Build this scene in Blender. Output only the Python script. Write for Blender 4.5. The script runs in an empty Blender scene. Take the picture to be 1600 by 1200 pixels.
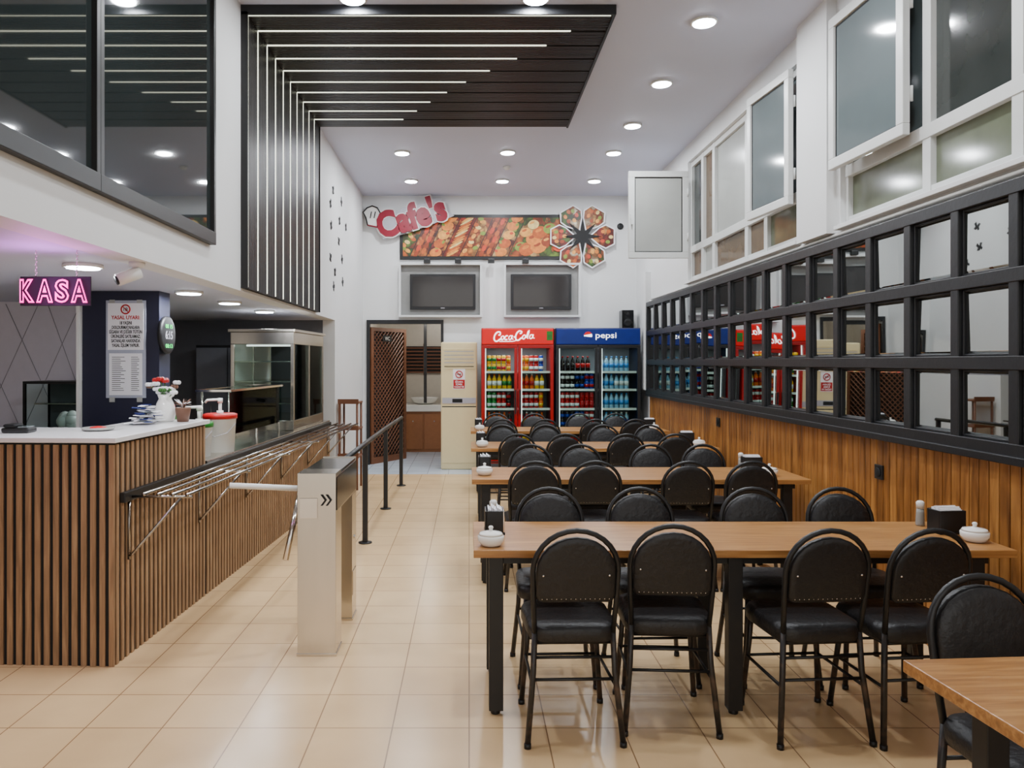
import bpy, math, random
from mathutils import Matrix, Vector
random.seed(7)
C = bpy.context.scene.collection

# ------------------------------------------------------------------ materials
def lin(c):
    r=[]
    for v in c[:3]:
        v=v/255.0
        r.append(v/12.92 if v<=0.04045 else ((v+0.055)/1.055)**2.4)
    return (r[0],r[1],r[2],1.0)
def newmat(name):
    m=bpy.data.materials.new(name); m.use_nodes=True
    nt=m.node_tree; b=nt.nodes['Principled BSDF']
    return m,nt,b
def P(name,rgb,rough=0.5,metal=0.0,em=0.0,emc=None,var=0.08,ns=14.0,bump=0.0,ior=1.45,stretch=None,trans=0.0,spec=None):
    m,nt,b=newmat(name)
    tc=nt.nodes.new('ShaderNodeTexCoord'); no=nt.nodes.new('ShaderNodeTexNoise')
    no.inputs['Scale'].default_value=ns; no.inputs['Detail'].default_value=4
    mp=nt.nodes.new('ShaderNodeMapping')
    if stretch: mp.inputs['Scale'].default_value=stretch
    nt.links.new(tc.outputs['Object'],mp.inputs['Vector']); nt.links.new(mp.outputs[0],no.inputs['Vector'])
    mx=nt.nodes.new('ShaderNodeMix'); mx.data_type='RGBA'
    c=lin(rgb)
    mx.inputs[6].default_value=tuple(min(1,x*(1-var)) for x in c[:3])+(1,)
    mx.inputs[7].default_value=tuple(min(1,x*(1+var)) for x in c[:3])+(1,)
    nt.links.new(no.outputs['Fac'],mx.inputs[0]); nt.links.new(mx.outputs[2],b.inputs['Base Color'])
    b.inputs['Roughness'].default_value=rough; b.inputs['Metallic'].default_value=metal
    b.inputs['IOR'].default_value=ior
    if spec is not None: b.inputs['Specular IOR Level'].default_value=spec
    if trans: b.inputs['Transmission Weight'].default_value=trans
    if em>0:
        b.inputs['Emission Color'].default_value=lin(emc or rgb); b.inputs['Emission Strength'].default_value=em
    if bump>0:
        bp=nt.nodes.new('ShaderNodeBump'); bp.inputs['Strength'].default_value=bump; bp.inputs['Distance'].default_value=0.01
        nt.links.new(no.outputs['Fac'],bp.inputs['Height']); nt.links.new(bp.outputs[0],b.inputs['Normal'])
    return m
def ramp_mat(name,cols,scale,stretch,rough=0.4,detail=6,dist=0.6,bump=0.0):
    m,nt,b=newmat(name)
    tc=nt.nodes.new('ShaderNodeTexCoord'); mp=nt.nodes.new('ShaderNodeMapping'); mp.inputs['Scale'].default_value=stretch
    no=nt.nodes.new('ShaderNodeTexNoise'); no.inputs['Scale'].default_value=scale; no.inputs['Detail'].default_value=detail; no.inputs['Distortion'].default_value=dist
    cr=nt.nodes.new('ShaderNodeValToRGB')
    el=cr.color_ramp.elements
    n=len(cols)
    el[0].position=0.3; el[0].color=lin(cols[0]); el[1].position=0.7; el[1].color=lin(cols[-1])
    for i in range(1,n-1):
        e=el.new(0.3+0.4*i/(n-1)); e.color=lin(cols[i])
    nt.links.new(tc.outputs['Object'],mp.inputs['Vector']); nt.links.new(mp.outputs[0],no.inputs['Vector'])
    nt.links.new(no.outputs['Fac'],cr.inputs[0]); nt.links.new(cr.outputs[0],b.inputs['Base Color'])
    b.inputs['Roughness'].default_value=rough
    if bump:
        bp=nt.nodes.new('ShaderNodeBump'); bp.inputs['Strength'].default_value=bump; bp.inputs['Distance'].default_value=0.01
        nt.links.new(no.outputs['Fac'],bp.inputs['Height']); nt.links.new(bp.outputs[0],b.inputs['Normal'])
    return m
def food(name,cols,scale=9,em=0.0):
    m,nt,b=newmat(name)
    tc=nt.nodes.new('ShaderNodeTexCoord'); vo=nt.nodes.new('ShaderNodeTexVoronoi'); vo.inputs['Scale'].default_value=scale
    no=nt.nodes.new('ShaderNodeTexNoise'); no.inputs['Scale'].default_value=6; no.inputs['Detail'].default_value=5
    ad=nt.nodes.new('ShaderNodeMix'); ad.data_type='RGBA'; ad.inputs[0].default_value=0.2
    nt.links.new(tc.outputs['Object'],no.inputs['Vector']); nt.links.new(tc.outputs['Object'],ad.inputs[6]); nt.links.new(no.outputs['Color'],ad.inputs[7])
    nt.links.new(ad.outputs[2],vo.inputs['Vector'])
    sp=nt.nodes.new('ShaderNodeSeparateColor'); nt.links.new(vo.outputs['Color'],sp.inputs[0])
    cr=nt.nodes.new('ShaderNodeValToRGB'); cr.color_ramp.interpolation='CONSTANT'
    el=cr.color_ramp.elements; n=len(cols)
    el[0].position=0; el[0].color=lin(cols[0]); el[1].position=(n-1)/n; el[1].color=lin(cols[-1])
    for i in range(1,n-1):
        e=el.new(i/n); e.color=lin(cols[i])
    mu=nt.nodes.new('ShaderNodeMix'); mu.data_type='RGBA'; mu.blend_type='MULTIPLY'; mu.inputs[0].default_value=0.95
    r2=nt.nodes.new('ShaderNodeValToRGB'); r2.color_ramp.elements[0].position=0.0; r2.color_ramp.elements[0].color=(1,1,1,1)
    r2.color_ramp.elements[1].position=0.6; r2.color_ramp.elements[1].color=(0.2,0.12,0.07,1)
    nt.links.new(sp.outputs[0],cr.inputs[0])
    nt.links.new(vo.outputs['Distance'],r2.inputs[0])
    nt.links.new(cr.outputs[0],mu.inputs[6]); nt.links.new(r2.outputs[0],mu.inputs[7])
    nt.links.new(mu.outputs[2],b.inputs['Base Color']); b.inputs['Roughness'].default_value=0.5
    return m
def brick(name,c1,c2,mortar,w,h,ms,rough,axis='XY',bump=0.15):
    m,nt,b=newmat(name)
    tc=nt.nodes.new('ShaderNodeTexCoord'); mp=nt.nodes.new('ShaderNodeMapping')
    if axis=='XZ': mp.inputs['Rotation'].default_value=(math.radians(-90),0,0)
    br=nt.nodes.new('ShaderNodeTexBrick'); br.offset=0; br.squash=1
    br.inputs['Scale'].default_value=1; br.inputs['Brick Width'].default_value=w; br.inputs['Row Height'].default_value=h
    br.inputs['Mortar Size'].default_value=ms; br.inputs['Color1'].default_value=lin(c1); br.inputs['Color2'].default_value=lin(c2); br.inputs['Mortar'].default_value=lin(mortar)
    nt.links.new(tc.outputs['Object'],mp.inputs[0]); nt.links.new(mp.outputs[0],br.inputs['Vector'])
    no=nt.nodes.new('ShaderNodeTexNoise'); no.inputs['Scale'].default_value=3; no.inputs['Detail'].default_value=6
    nt.links.new(tc.outputs['Object'],no.inputs['Vector'])
    mu=nt.nodes.new('ShaderNodeMix'); mu.data_type='RGBA'; mu.blend_type='MULTIPLY'; mu.inputs[0].default_value=0.25
    nt.links.new(br.outputs['Color'],mu.inputs[6]); nt.links.new(no.outputs['Fac'],mu.inputs[7])
    nt.links.new(mu.outputs[2],b.inputs['Base Color']); b.inputs['Roughness'].default_value=rough
    bp=nt.nodes.new('ShaderNodeBump'); bp.inputs['Strength'].default_value=bump; bp.inputs['Distance'].default_value=0.003; bp.invert=True
    nt.links.new(br.outputs['Fac'],bp.inputs['Height']); nt.links.new(bp.outputs[0],b.inputs['Normal'])
    return m
def clear(name,tint=(235,245,242),refl=0.12):
    m,nt,b=newmat(name); nt.nodes.remove(b)
    out=[n for n in nt.nodes if n.type=='OUTPUT_MATERIAL'][0]
    t=nt.nodes.new('ShaderNodeBsdfTransparent'); t.inputs[0].default_value=lin(tint)
    g=nt.nodes.new('ShaderNodeBsdfGlossy'); g.inputs['Roughness'].default_value=0.03; g.inputs[0].default_value=(0.9,0.95,0.95,1)
    lw=nt.nodes.new('ShaderNodeLayerWeight'); lw.inputs[0].default_value=refl
    mx=nt.nodes.new('ShaderNodeMixShader')
    nt.links.new(lw.outputs['Fresnel'],mx.inputs[0]); nt.links.new(t.outputs[0],mx.inputs[1]); nt.links.new(g.outputs[0],mx.inputs[2]); nt.links.new(mx.outputs[0],out.inputs[0])
    return m

M={}
M['wall']=P('white_plaster',(218,219,219),0.6,var=0.04,ns=2,bump=0.03)
M['ceil']=P('ceiling_paint',(198,203,222),0.55,var=0.02,ns=1)
M['dark']=P('dark_void',(18,17,18),0.7)
M['navy']=P('navy_paint',(25,27,50),0.55,var=0.05)
M['kwall']=P('kitchen_grey_wall',(98,100,106),0.5)
M['floor']=brick('floor_tile',(236,200,150),(229,192,142),(156,122,86),0.336,0.336,0.003,0.25)
M['tile2']=brick('pale_tile',(206,218,228),(198,210,222),(150,156,160),0.3,0.3,0.004,0.25)
M['black']=P('black_metal',(24,24,25),0.42,var=0.2)
M['blackgloss']=P('black_gloss',(16,16,18),0.15)
M['blackmatte']=P('black_matte_plastic',(22,22,24),0.5)
M['blackwood']=P('black_painted_wood',(28,29,32),0.4,var=0.25,ns=30,bump=0.1)
M['leather']=P('black_vinyl',(26,25,26),0.46,var=0.3,ns=40,bump=0.45)
M['leg']=ramp_mat('worn_black_tube',[(28,26,26),(34,31,30),(78,60,48)],18,(1,1,1),0.42)
M['table']=ramp_mat('walnut_laminate',[(140,94,50),(166,116,64),(188,140,84)],7,(0.5,9,9),0.3)
M['edge']=P('laminate_edge',(150,92,52),0.4,stretch=(0.5,5,5))
M['slat']=ramp_mat('brown_slat',[(126,96,68),(150,116,84),(170,136,100)],6,(8,8,0.6),0.5)
M['dslat']=P('dark_ribbed_panel',(54,52,53),0.4,var=0.15)
M['white']=P('white_plastic',(226,226,222),0.35,var=0.03)
M['frame']=P('window_frame_white',(206,208,206),0.35,var=0.04)
M['porcelain']=P('white_porcelain',(244,243,238),0.12,var=0.02)
M['counter']=P('white_marble',(226,224,224),0.18,var=0.06,ns=5)
M['steel']=P('brushed_steel',(200,194,184),0.2,metal=1.0,var=0.2,ns=6,stretch=(1,1,0.15),bump=0.03)
M['chrome']=P('chrome',(215,210,204),0.12,metal=1.0,var=0.05)
M['railmetal']=P('dull_chrome_rail',(158,152,146),0.2,metal=1.0,var=0.15)
M['mirror']=P('mirror_glass',(176,180,178),0.015,metal=1.0,var=0.01)
M['red']=P('red_gloss',(160,6,12),0.3,var=0.06)
M['redlit']=P('red_lit_sign',(190,4,8),0.4,em=0.55,emc=(200,2,6),var=0.03)
M['blue']=P('dark_blue_gloss',(14,24,60),0.3)
M['bluelit']=P('blue_lit_sign',(6,26,92),0.4,em=0.3,emc=(4,44,140),var=0.5,ns=6)
M['whitelit']=P('white_lit',(250,250,250),0.4,em=2.2)
M['led']=P('led_strip_light',(250,250,235),0.4,em=2.6,emc=(240,244,220))
M['lamp']=P('lamp_lens',(255,255,255),0.4,em=60.0,emc=(235,242,255))
M['neon']=P('pink_neon',(255,20,190),0.4,em=3.6,emc=(255,14,165))
M['clear']=clear('clear_glass',refl=0.06)
M['sheet']=P('cloudy_plastic_sheet',(165,170,186),0.25)
M['dglass']=P('dark_tinted_glass',(36,43,43),0.03,ior=2.0,var=0.2,ns=2)
M['screen']=P('tv_screen',(46,44,44),0.08,ior=1.6)
M['g_grey']=P('window_glass_grey',(98,108,110),0.08,ior=1.55,var=0.15,ns=2)
M['g_dark']=P('window_glass_dark',(50,54,52),0.08,ior=1.55,var=0.35,ns=3)
M['g_brown']=P('window_glass_brown',(92,74,54),0.12,var=0.5,ns=5)
M['g_green']=P('window_glass_green',(100,106,88),0.1,ior=1.55,var=0.35,ns=4)
M['g_light']=P('window_glass_light',(160,162,158),0.2,var=0.15,ns=3)
M['beige']=P('beige_plastic',(220,204,158),0.3,var=0.04)
M['paper']=P('paper',(240,240,244),0.7,var=0.02)
M['ink']=P('black_ink',(14,14,16),0.7)
M['redink']=P('red_ink',(176,10,16),0.7)
M['brownwood']=P('brown_lattice_wood',(110,68,44),0.5,var=0.2)
M['vanity']=P('vanity_wood',(160,104,64),0.45,var=0.15)
M['maroon']=P('crimson_letters',(132,10,38),0.45)
M['greyplate']=P('silver_plate',(168,168,176),0.4)
M['greenled']=P('green_led',(40,190,90),0.4,em=1.2,emc=(20,200,90))
M['green']=P('green_plastic',(24,120,36),0.35)
M['cardred']=P('red_lid',(180,12,18),0.35)
M['leaf']=P('leaf_green',(50,100,40),0.5,var=0.3)
M['terra']=P('brown_pot',(110,78,62),0.6)
def wainscot():
    m,nt,b=newmat('varnished_pine_planks')
    tc=nt.nodes.new('ShaderNodeTexCoord'); mp=nt.nodes.new('ShaderNodeMapping'); mp.inputs['Scale'].default_value=(4,7,0.8)
    no=nt.nodes.new('ShaderNodeTexNoise'); no.inputs['Scale'].default_value=2.8; no.inputs['Detail'].default_value=6; no.inputs['Distortion'].default_value=0.8
    nt.links.new(tc.outputs['Object'],mp.inputs[0]); nt.links.new(mp.outputs[0],no.inputs['Vector'])
    sx=nt.nodes.new('ShaderNodeSeparateXYZ'); nt.links.new(tc.outputs['Object'],sx.inputs[0])
    dv=nt.nodes.new('ShaderNodeMath'); dv.operation='DIVIDE'; dv.inputs[1].default_value=0.075; nt.links.new(sx.outputs['Y'],dv.inputs[0])
    fl=nt.nodes.new('ShaderNodeMath'); fl.operation='FLOOR'; nt.links.new(dv.outputs[0],fl.inputs[0])
    wn=nt.nodes.new('ShaderNodeTexWhiteNoise'); wn.noise_dimensions='1D'; nt.links.new(fl.outputs[0],wn.inputs['W'])
    cr=nt.nodes.new('ShaderNodeValToRGB'); e=cr.color_ramp.elements
    e[0].position=0.3; e[0].color=lin((108,66,28)); e[1].position=0.75; e[1].color=lin((188,132,68))
    ee=e.new(0.52); ee.color=lin((154,100,46))
    ad=nt.nodes.new('ShaderNodeMath'); ad.operation='MULTIPLY_ADD'; ad.inputs[1].default_value=0.24; nt.links.new(wn.outputs['Value'],ad.inputs[0])
    sb=nt.nodes.new('ShaderNodeMath'); sb.operation='SUBTRACT'; sb.inputs[1].default_value=0.10; nt.links.new(no.outputs['Fac'],sb.inputs[0])
    nt.links.new(sb.outputs[0],ad.inputs[2]); nt.links.new(ad.outputs[0],cr.inputs[0])
    # small dark knots
    vo=nt.nodes.new('ShaderNodeTexVoronoi'); vo.inputs['Scale'].default_value=2.2
    mp2=nt.nodes.new('ShaderNodeMapping'); mp2.inputs['Scale'].default_value=(1,2.2,1.2)
    nt.links.new(tc.outputs['Object'],mp2.inputs[0]); nt.links.new(mp2.outputs[0],vo.inputs['Vector'])
    kr=nt.nodes.new('ShaderNodeValToRGB'); kr.color_ramp.elements[0].position=0.03; kr.color_ramp.elements[0].color=(.25,.2,.15,1)
    kr.color_ramp.elements[1].position=0.075; kr.color_ramp.elements[1].color=(1,1,1,1)
    nt.links.new(vo.outputs['Distance'],kr.inputs[0])
    mu=nt.nodes.new('ShaderNodeMix'); mu.data_type='RGBA'; mu.blend_type='MULTIPLY'; mu.inputs[0].default_value=1
    nt.links.new(cr.outputs[0],mu.inputs[6]); nt.links.new(kr.outputs[0],mu.inputs[7])
    nt.links.new(mu.outputs[2],b.inputs['Base Color'])
    b.inputs['Roughness'].default_value=0.36
    return m
M['panel']=wainscot()

# ------------------------------------------------------------------ builder
class B:
    def __init__(s): s.v=[]; s.f=[]; s.m=[]; s.sm=[]; s.mats=[]
    def mi(s,mat):
        mat=M[mat] if isinstance(mat,str) else mat
        if mat not in s.mats: s.mats.append(mat)
        return s.mats.index(mat)
    def add(s,vs,fs,mat,smooth=False):
        o=len(s.v); k=s.mi(mat); s.v+= [tuple(x) for x in vs]
        for f in fs: s.f.append([o+i for i in f]); s.m.append(k); s.sm.append(smooth)
        return s
    def box(s,x0,x1,y0,y1,z0,z1,mat):
        if x0>x1:x0,x1=x1,x0
        if y0>y1:y0,y1=y1,y0
        if z0>z1:z0,z1=z1,z0
        vs=[(x0,y0,z0),(x1,y0,z0),(x1,y1,z0),(x0,y1,z0),(x0,y0,z1),(x1,y0,z1),(x1,y1,z1),(x0,y1,z1)]
        fs=[(0,3,2,1),(4,5,6,7),(0,1,5,4),(1,2,6,5),(2,3,7,6),(3,0,4,7)]
        return s.add(vs,fs,mat)
    def tube(s,pts,r,mat,n=10,closed=False):
        pts=[Vector(p) for p in pts]; N=len(pts); vs=[];fs=[]
        up=None
        for i,p in enumerate(pts):
            if closed: d=(pts[(i+1)%N]-pts[i-1])
            else: d=(pts[min(i+1,N-1)]-pts[max(i-1,0)])
            d.normalize()
            if up is None:
                up=Vector((0,0,1)) if abs(d.z)<0.9 else Vector((1,0,0))
            a=(up-d*up.dot(d)); a.normalize(); bb=d.cross(a); up=a
            rr=r[i] if isinstance(r,(list,tuple)) else r
            for k in range(n):
                t=2*math.pi*k/n; vs.append(p+a*rr*math.cos(t)+bb*rr*math.sin(t))
        R=N if closed else N-1
        for i in range(R):
            for k in range(n):
                a0=i*n+k; a1=i*n+(k+1)%n; b0=((i+1)%N)*n+k; b1=((i+1)%N)*n+(k+1)%n
                fs.append((a0,a1,b1,b0))
        if not closed:
            fs.append(tuple(range(n-1,-1,-1))); fs.append(tuple(range((N-1)*n,N*n)))
        return s.add(vs,fs,mat,True)
    def lathe(s,prof,c,mat,n=20,axis='z',smooth=True):
        vs=[];fs=[]
        for r,h in prof:
            for k in range(n):
                t=2*math.pi*k/n
                a,b_=r*math.cos(t),r*math.sin(t)
                if axis=='z': vs.append((c[0]+a,c[1]+b_,c[2]+h))
                elif axis=='y': vs.append((c[0]+a,c[1]+h,c[2]+b_))
                else: vs.append((c[0]+h,c[1]+a,c[2]+b_))
        for i in range(len(prof)-1):
            for k in range(n):
                q=(i*n+k,i*n+(k+1)%n,(i+1)*n+(k+1)%n,(i+1)*n+k)
                fs.append(q if axis!='y' else q[::-1])
        a=tuple(range(n-1,-1,-1)); bq=tuple(range((len(prof)-1)*n,len(prof)*n))
        if axis=='y': a=a[::-1]; bq=bq[::-1]
        fs+= [a,bq]
        return s.add(vs,fs,mat,smooth)
    def prism(s,pts,y0,y1,mat,smooth=False,fn=None):
        n=len(pts); vs=[(x,y0,z) for x,z in pts]+[(x,y1,z) for x,z in pts]
        if fn: vs=[fn(*v) for v in vs]
        fs=[tuple(range(n)),tuple(range(2*n-1,n-1,-1))]+[(i,i+n,(i+1)%n+n,(i+1)%n) for i in range(n)]
        return s.add(vs,fs,mat,smooth)
    def blob(s,c,r,mat,n=8,sc=(1,1,1)):
        prof=[(r*math.sin(math.pi*i/n)+1e-4, -r*math.cos(math.pi*i/n)*sc[2]) for i in range(n+1)]
        return s.lathe(prof,c,mat,n=n+4)
    def text(s,body,x0,x1,z0,z1,y,mat,extr=0.002,shear=0.0,rot=0.0,outline=0.0,align='CENTER',fn=None,bold=0.0):
        cu=bpy.data.curves.new('t','FONT'); cu.body=body; cu.align_x=align; cu.shear=shear; cu.resolution_u=3
        if outline: cu.fill_mode='NONE'; cu.bevel_depth=outline; cu.bevel_resolution=1; cu.offset=bold
        else: cu.extrude=0.01; cu.offset=bold
        ob=bpy.data.objects.new('t',cu); C.objects.link(ob); bpy.context.view_layer.update()
        me=bpy.data.meshes.new_from_object(ob.evaluated_get(bpy.context.evaluated_depsgraph_get()))
        xs=[v.co.x for v in me.vertices]; ys=[v.co.y for v in me.vertices]
        if xs:
            ax,bx,ay,by=min(xs),max(xs),min(ys),max(ys)
            cx,cz=(x0+x1)/2,(z0+z1)/2; vs=[]
            for v in me.vertices:
                X=(v.co.x-ax)/(bx-ax)*(x1-x0)+x0; Z=(v.co.y-ay)/(by-ay)*(z1-z0)+z0
                if rot:
                    dx,dz=X-cx,Z-cz; X=cx+dx*math.cos(rot)-dz*math.sin(rot); Z=cz+dx*math.sin(rot)+dz*math.cos(rot)
                if outline: Y=y-v.co.z*(x1-x0)/(bx-ax)
                else: Y=y-(extr if v.co.z>0 else 0)
                p=(X,Y,Z); vs.append(fn(*p) if fn else p)
            s.add(vs,[tuple(p.vertices) for p in me.polygons],mat,bool(outline))
        bpy.data.objects.remove(ob); bpy.data.curves.remove(cu); bpy.data.meshes.remove(me)
        return s

PO={}
F0=((0,0,0),0.0)
def fx(frame,p):
    l,r=frame; c,s_=math.cos(r),math.sin(r)
    return (l[0]+p[0]*c-p[1]*s_, l[1]+p[0]*s_+p[1]*c, l[2]+p[2])
def meta(o,label=None,cat=None,group=None,kind=None):
    if label: o['label']=label
    if cat: o['category']=cat
    if group: o['group']=group
    if kind: o['kind']=kind
def fin(b,name,parent=None,frame=F0,label=None,cat=None,group=None,kind=None,bev=0,origin=None,seg=2):
    if parent is not None: o=PO[parent]
    elif origin is not None: o=origin
    else:
        xs=[v[0] for v in b.v]; ys=[v[1] for v in b.v]; zs=[v[2] for v in b.v]
        o=((min(xs)+max(xs))/2,(min(ys)+max(ys))/2,min(zs))
    me=bpy.data.meshes.new(name)
    me.from_pydata([(v[0]-o[0],v[1]-o[1],v[2]-o[2]) for v in b.v],[],b.f)
    for m in b.mats: me.materials.append(m)
    for i,p in enumerate(me.polygons): p.material_index=b.m[i]; p.use_smooth=b.sm[i]
    me.update()
    ob=bpy.data.objects.new(name,me); C.objects.link(ob)
    if bev:
        md=ob.modifiers.new('bevel','BEVEL'); md.width=bev; md.segments=seg; md.limit_method='ANGLE'; md.angle_limit=math.radians(50)
    if parent is not None: ob.parent=parent
    else: ob.location=fx(frame,o); ob.rotation_euler=(0,0,frame[1])
    PO[ob]=o
    meta(ob,label,cat,group,kind)
    return ob
def root(name,origin,frame=F0,label=None,cat=None,group=None,kind=None):
    e=bpy.data.objects.new(name,None); e.empty_display_size=0.1; C.objects.link(e)
    e.location=fx(frame,origin); e.rotation_euler=(0,0,frame[1]); PO[e]=origin
    meta(e,label,cat,group,kind); return e
def dup(rt,loc,rotz,label=None,cat=None,group=None):
    n=rt.copy(); C.objects.link(n); n.location=loc; n.rotation_euler=(0,0,rotz)
    if label: n['label']=label
    if group: n['group']=group
    def rec(a,bn):
        for ch in a.children:
            k=ch.copy(); C.objects.link(k); k.parent=bn; rec(ch,k)
    rec(rt,n)
    return n

XW=2.62; XL=-1.66; HC=4.2; YB=12.0; SOF=2.12

# ------------------------------------------------------------------ room shell
fin(B().box(-6,2.8,-1.5,10.97,-0.1,0,'floor'),'floor',kind='structure',label='beige glazed ceramic floor tiles with brown grout',origin=(0,0,0))
fin(B().box(-1.8,2.8,10.97,14.6,-0.1,0,'tile2'),'floor',kind='structure',label='pale blue grey ceramic tiles before the washroom',origin=(0,10.97,0))
fin(B().box(-6,2.8,-1.5,YB+0.1,HC,HC+0.1,'ceil'),'ceiling',kind='structure',label='white painted high ceiling')
w=B()
w.box(XL,-1.6,YB,YB+.1,0,HC,'wall').box(-1.6,-.4,YB,YB+.1,2.26,HC,'wall').box(-.4,2.8,YB,YB+.1,0,HC,'wall')
fin(w,'wall_back',kind='structure',label='white plastered end wall with washroom opening')
w=B(); w.box(XL-.15,XL,-1.5,9.5,SOF,HC,'wall').box(XL-.15,XL,9.5,YB,0,HC,'wall')
fin(w,'wall_left',kind='structure',label='white wall carrying the mezzanine front')
w=B(); w.box(-6,XL-.15,9.5,9.6,0,SOF,'kwall')
fin(w,'wall_kitchen',kind='structure',label='dark grey kitchen end wall')
fin(B().box(-6.1,-6,-1.5,9.6,0,SOF,'kwall'),'wall_far_left',kind='structure',label='dark grey kitchen side wall')
fin(B().box(-6,XL-.15,-1.5,9.5,SOF,SOF+.15,'ceil'),'ceiling',kind='structure',label='low white soffit over the serving counter')
WB,WT=2.56,3.99
w=B(); w.box(XW,XW+.25,-1.5,YB,0,WB,'wall').box(XW,XW+.25,-1.5,YB,WT,HC,'wall')
w.box(XW,XW+.25,-1.5,0.6,WB,WT,'wall').box(XW,XW+.25,5.42,6.05,WB,WT,'wall').box(XW,XW+.25,9.2,YB,WB,WT,'wall')
w.box(XW-.07,XW,5.48,5.98,2.52,HC,'wall')
fin(w,'wall_right',kind='structure',label='white painted wall with high window bands')
def window(idx,splits,panes_top,panes_low):
    y0,y1=splits[0],splits[-1]; xo=XW+.04
    b=B(); fr='frame'
    b.box(xo,xo+.07,y0,y1,WB,WB+.06,fr).box(xo,xo+.07,y0,y1,WT-.06,WT,fr).box(xo-.01,xo+.06,y0,y1,2.9,2.98,fr)
    for s_ in splits: b.box(xo-.005,xo+.065,max(y0,s_-.04),min(y1,s_+.04),WB+.001,WT-.001,fr)
    for i in range(len(splits)-1):
        a,c=splits[i]+.03,splits[i+1]-.03
        b.box(xo+.03,xo+.035,a,c,2.95,WT-.03,panes_top[i]); b.box(xo+.03,xo+.035,a,c,WB+.03,2.92,panes_low[i])
    b.box(XW-.05,XW+.1,y0,y1,WB-.03,WB-.001,'wall')
    return fin(b,'window_%d'%idx,kind='structure',label='white framed high window band with dull glass',bev=0.004)
window(1,[0.6,1.6,2.6,3.72,4.46,5.42],['g_dark','g_grey','g_grey','g_dark','g_grey'],['g_green','g_green','g_green','g_green','g_green'])
window(2,[6.05,6.88,7.36,8.35,8.75,9.2],['g_grey','g_brown','g_light','g_brown','g_dark'],['g_green','g_brown','g_brown','g_light','g_brown'])
def leaf(name,frame,wd,hh,glass,label,hinge):
    r=root(name,(0,0,0),frame,label,'window',kind='structure')
    t=.07; b=B()
    b.box(0,wd,0,.045,0,t,'frame').box(0,wd,0,.045,hh-t,hh,'frame').box(0,t,0,.045,t,hh-t,'frame').box(wd-t,wd,0,.045,t,hh-t,'frame')
    b.box(t,wd-t,.012,.03,t,t+.012,'ink').box(t,wd-t,.012,.03,hh-t-.012,hh-t,'ink').box(t,t+.01,.012,.03,t,hh-t,'ink').box(wd-t-.01,wd-t,.012,.03,t,hh-t,'ink')
    fin(b,'frame',r,bev=.004)
    fin(B().box(t,wd-t,.018,.026,t,hh-t,glass),'glass_pane',r)
    k=B(); 
    for z in (.2,hh-.3): k.tube([(hinge,-.012,z),(hinge,-.012,z+.09)],.012,'frame',8)
    fin(k,'hinge',r)
    h=B(); hx=wd-.03 if hinge<.1 else .03
    h.box(hx-.012,hx+.012,-.02,0,hh*.45,hh*.45+.05,'frame').box(hx-.01,hx+.01,-.035,-.02,hh*.45-.07,hh*.45+.03,'frame')
    fin(h,'handle',r)
    return r
leaf('window_3',((1.87,8.99,2.82),0.0),.70,1.02,'g_light','white casement leaf swung open into the room',.69)
leaf('window_4',((XW-.025,4.52,2.94),math.radians(90+2.5)),.86,1.05,'g_grey','white casement leaf slightly ajar',.01)
leaf('window_5',((XW-.035,6.12,2.86),math.radians(90+5)),.74,1.08,'g_grey','white casement leaf ajar beside the pier',.01)

# wainscot
b=B(); y=1.875
b.box(XW-.012,XW-.001,1.875,11.0,0,1.13,'dark')
while y<10.98:
    b.box(XW-.034,XW-.01,y+.004,min(y+.071,11.0),0.0,1.13,'panel'); y+=.075
fin(b,'trim_1',kind='structure',label='orange varnished pine plank wainscot',bev=.004,seg=1,origin=(XW,0,0))
# mirror grid
z0,z1=1.15,2.456; ya,ncol,cw=2.715,19,0.436
r=root('wall_mirror',(XW,7,z0),label='black wooden grid frame filled with mirror panes above wainscot',cat='mirror')
b=B(); yb_=ya+ncol*cw
b.box(XW-.03,XW-.003,ya,yb_,z0,z1,'blackwood')
BH=.068; HW=.033
rows=(z1-z0-BH)/3
for k in range(4):
    z=z0+k*rows; b.box(XW-.084,XW-.03,ya,yb_,z,z+BH,'blackwood')
for k in range(ncol+1):
    y=ya+k*cw; b.box(XW-.080,XW-.03,y-HW,y+HW,z0+.001,z1-.001,'blackwood')
for i in range(ncol):
    for k in range(3):
        a,c=ya+i*cw+HW,ya+(i+1)*cw-HW; d,e=z0+k*rows+BH,z0+(k+1)*rows; t=.013
        b.box(XW-.060,XW-.031,a,a+t,d,e,'blackwood').box(XW-.060,XW-.031,c-t,c,d,e,'blackwood').box(XW-.059,XW-.031,a+t,c-t,d,d+t,'blackwood').box(XW-.059,XW-.031,a+t,c-t,e-t,e,'blackwood')
b.box(XW-.10,XW-.03,ya,yb_,z0-.03,z0+.01,'blackwood')
fin(b,'frame',r,bev=.004)
hy,hz=cw/2-HW-.010,(rows-BH)/2-.010
for i in range(ncol):
    for k in range(3):
        cy=ya+(i+.5)*cw; cz=z0+BH+k*rows+(rows-BH)/2
        q=.016
        vs=[(0,-hy,-hz),(0,hy,-hz),(0,hy,hz),(0,-hy,hz),(-.005,-hy+q,-hz+q),(-.005,hy-q,-hz+q),(-.005,hy-q,hz-q),(-.005,-hy+q,hz-q)]
        me=B().add(vs,[(0,1,2,3),(4,7,6,5),(0,4,5,1),(1,5,6,2),(2,6,7,3),(3,7,4,0)],'mirror')
        PO_r=PO[r]
        o=fin(me,'mirror_pane',origin=(0,0,0)); o.parent=r
        o.location=(XW-.046-PO_r[0],cy-PO_r[1],cz-PO_r[2]); o.rotation_euler=(0,random.uniform(-.02,.02),random.uniform(-.02,.02))
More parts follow.
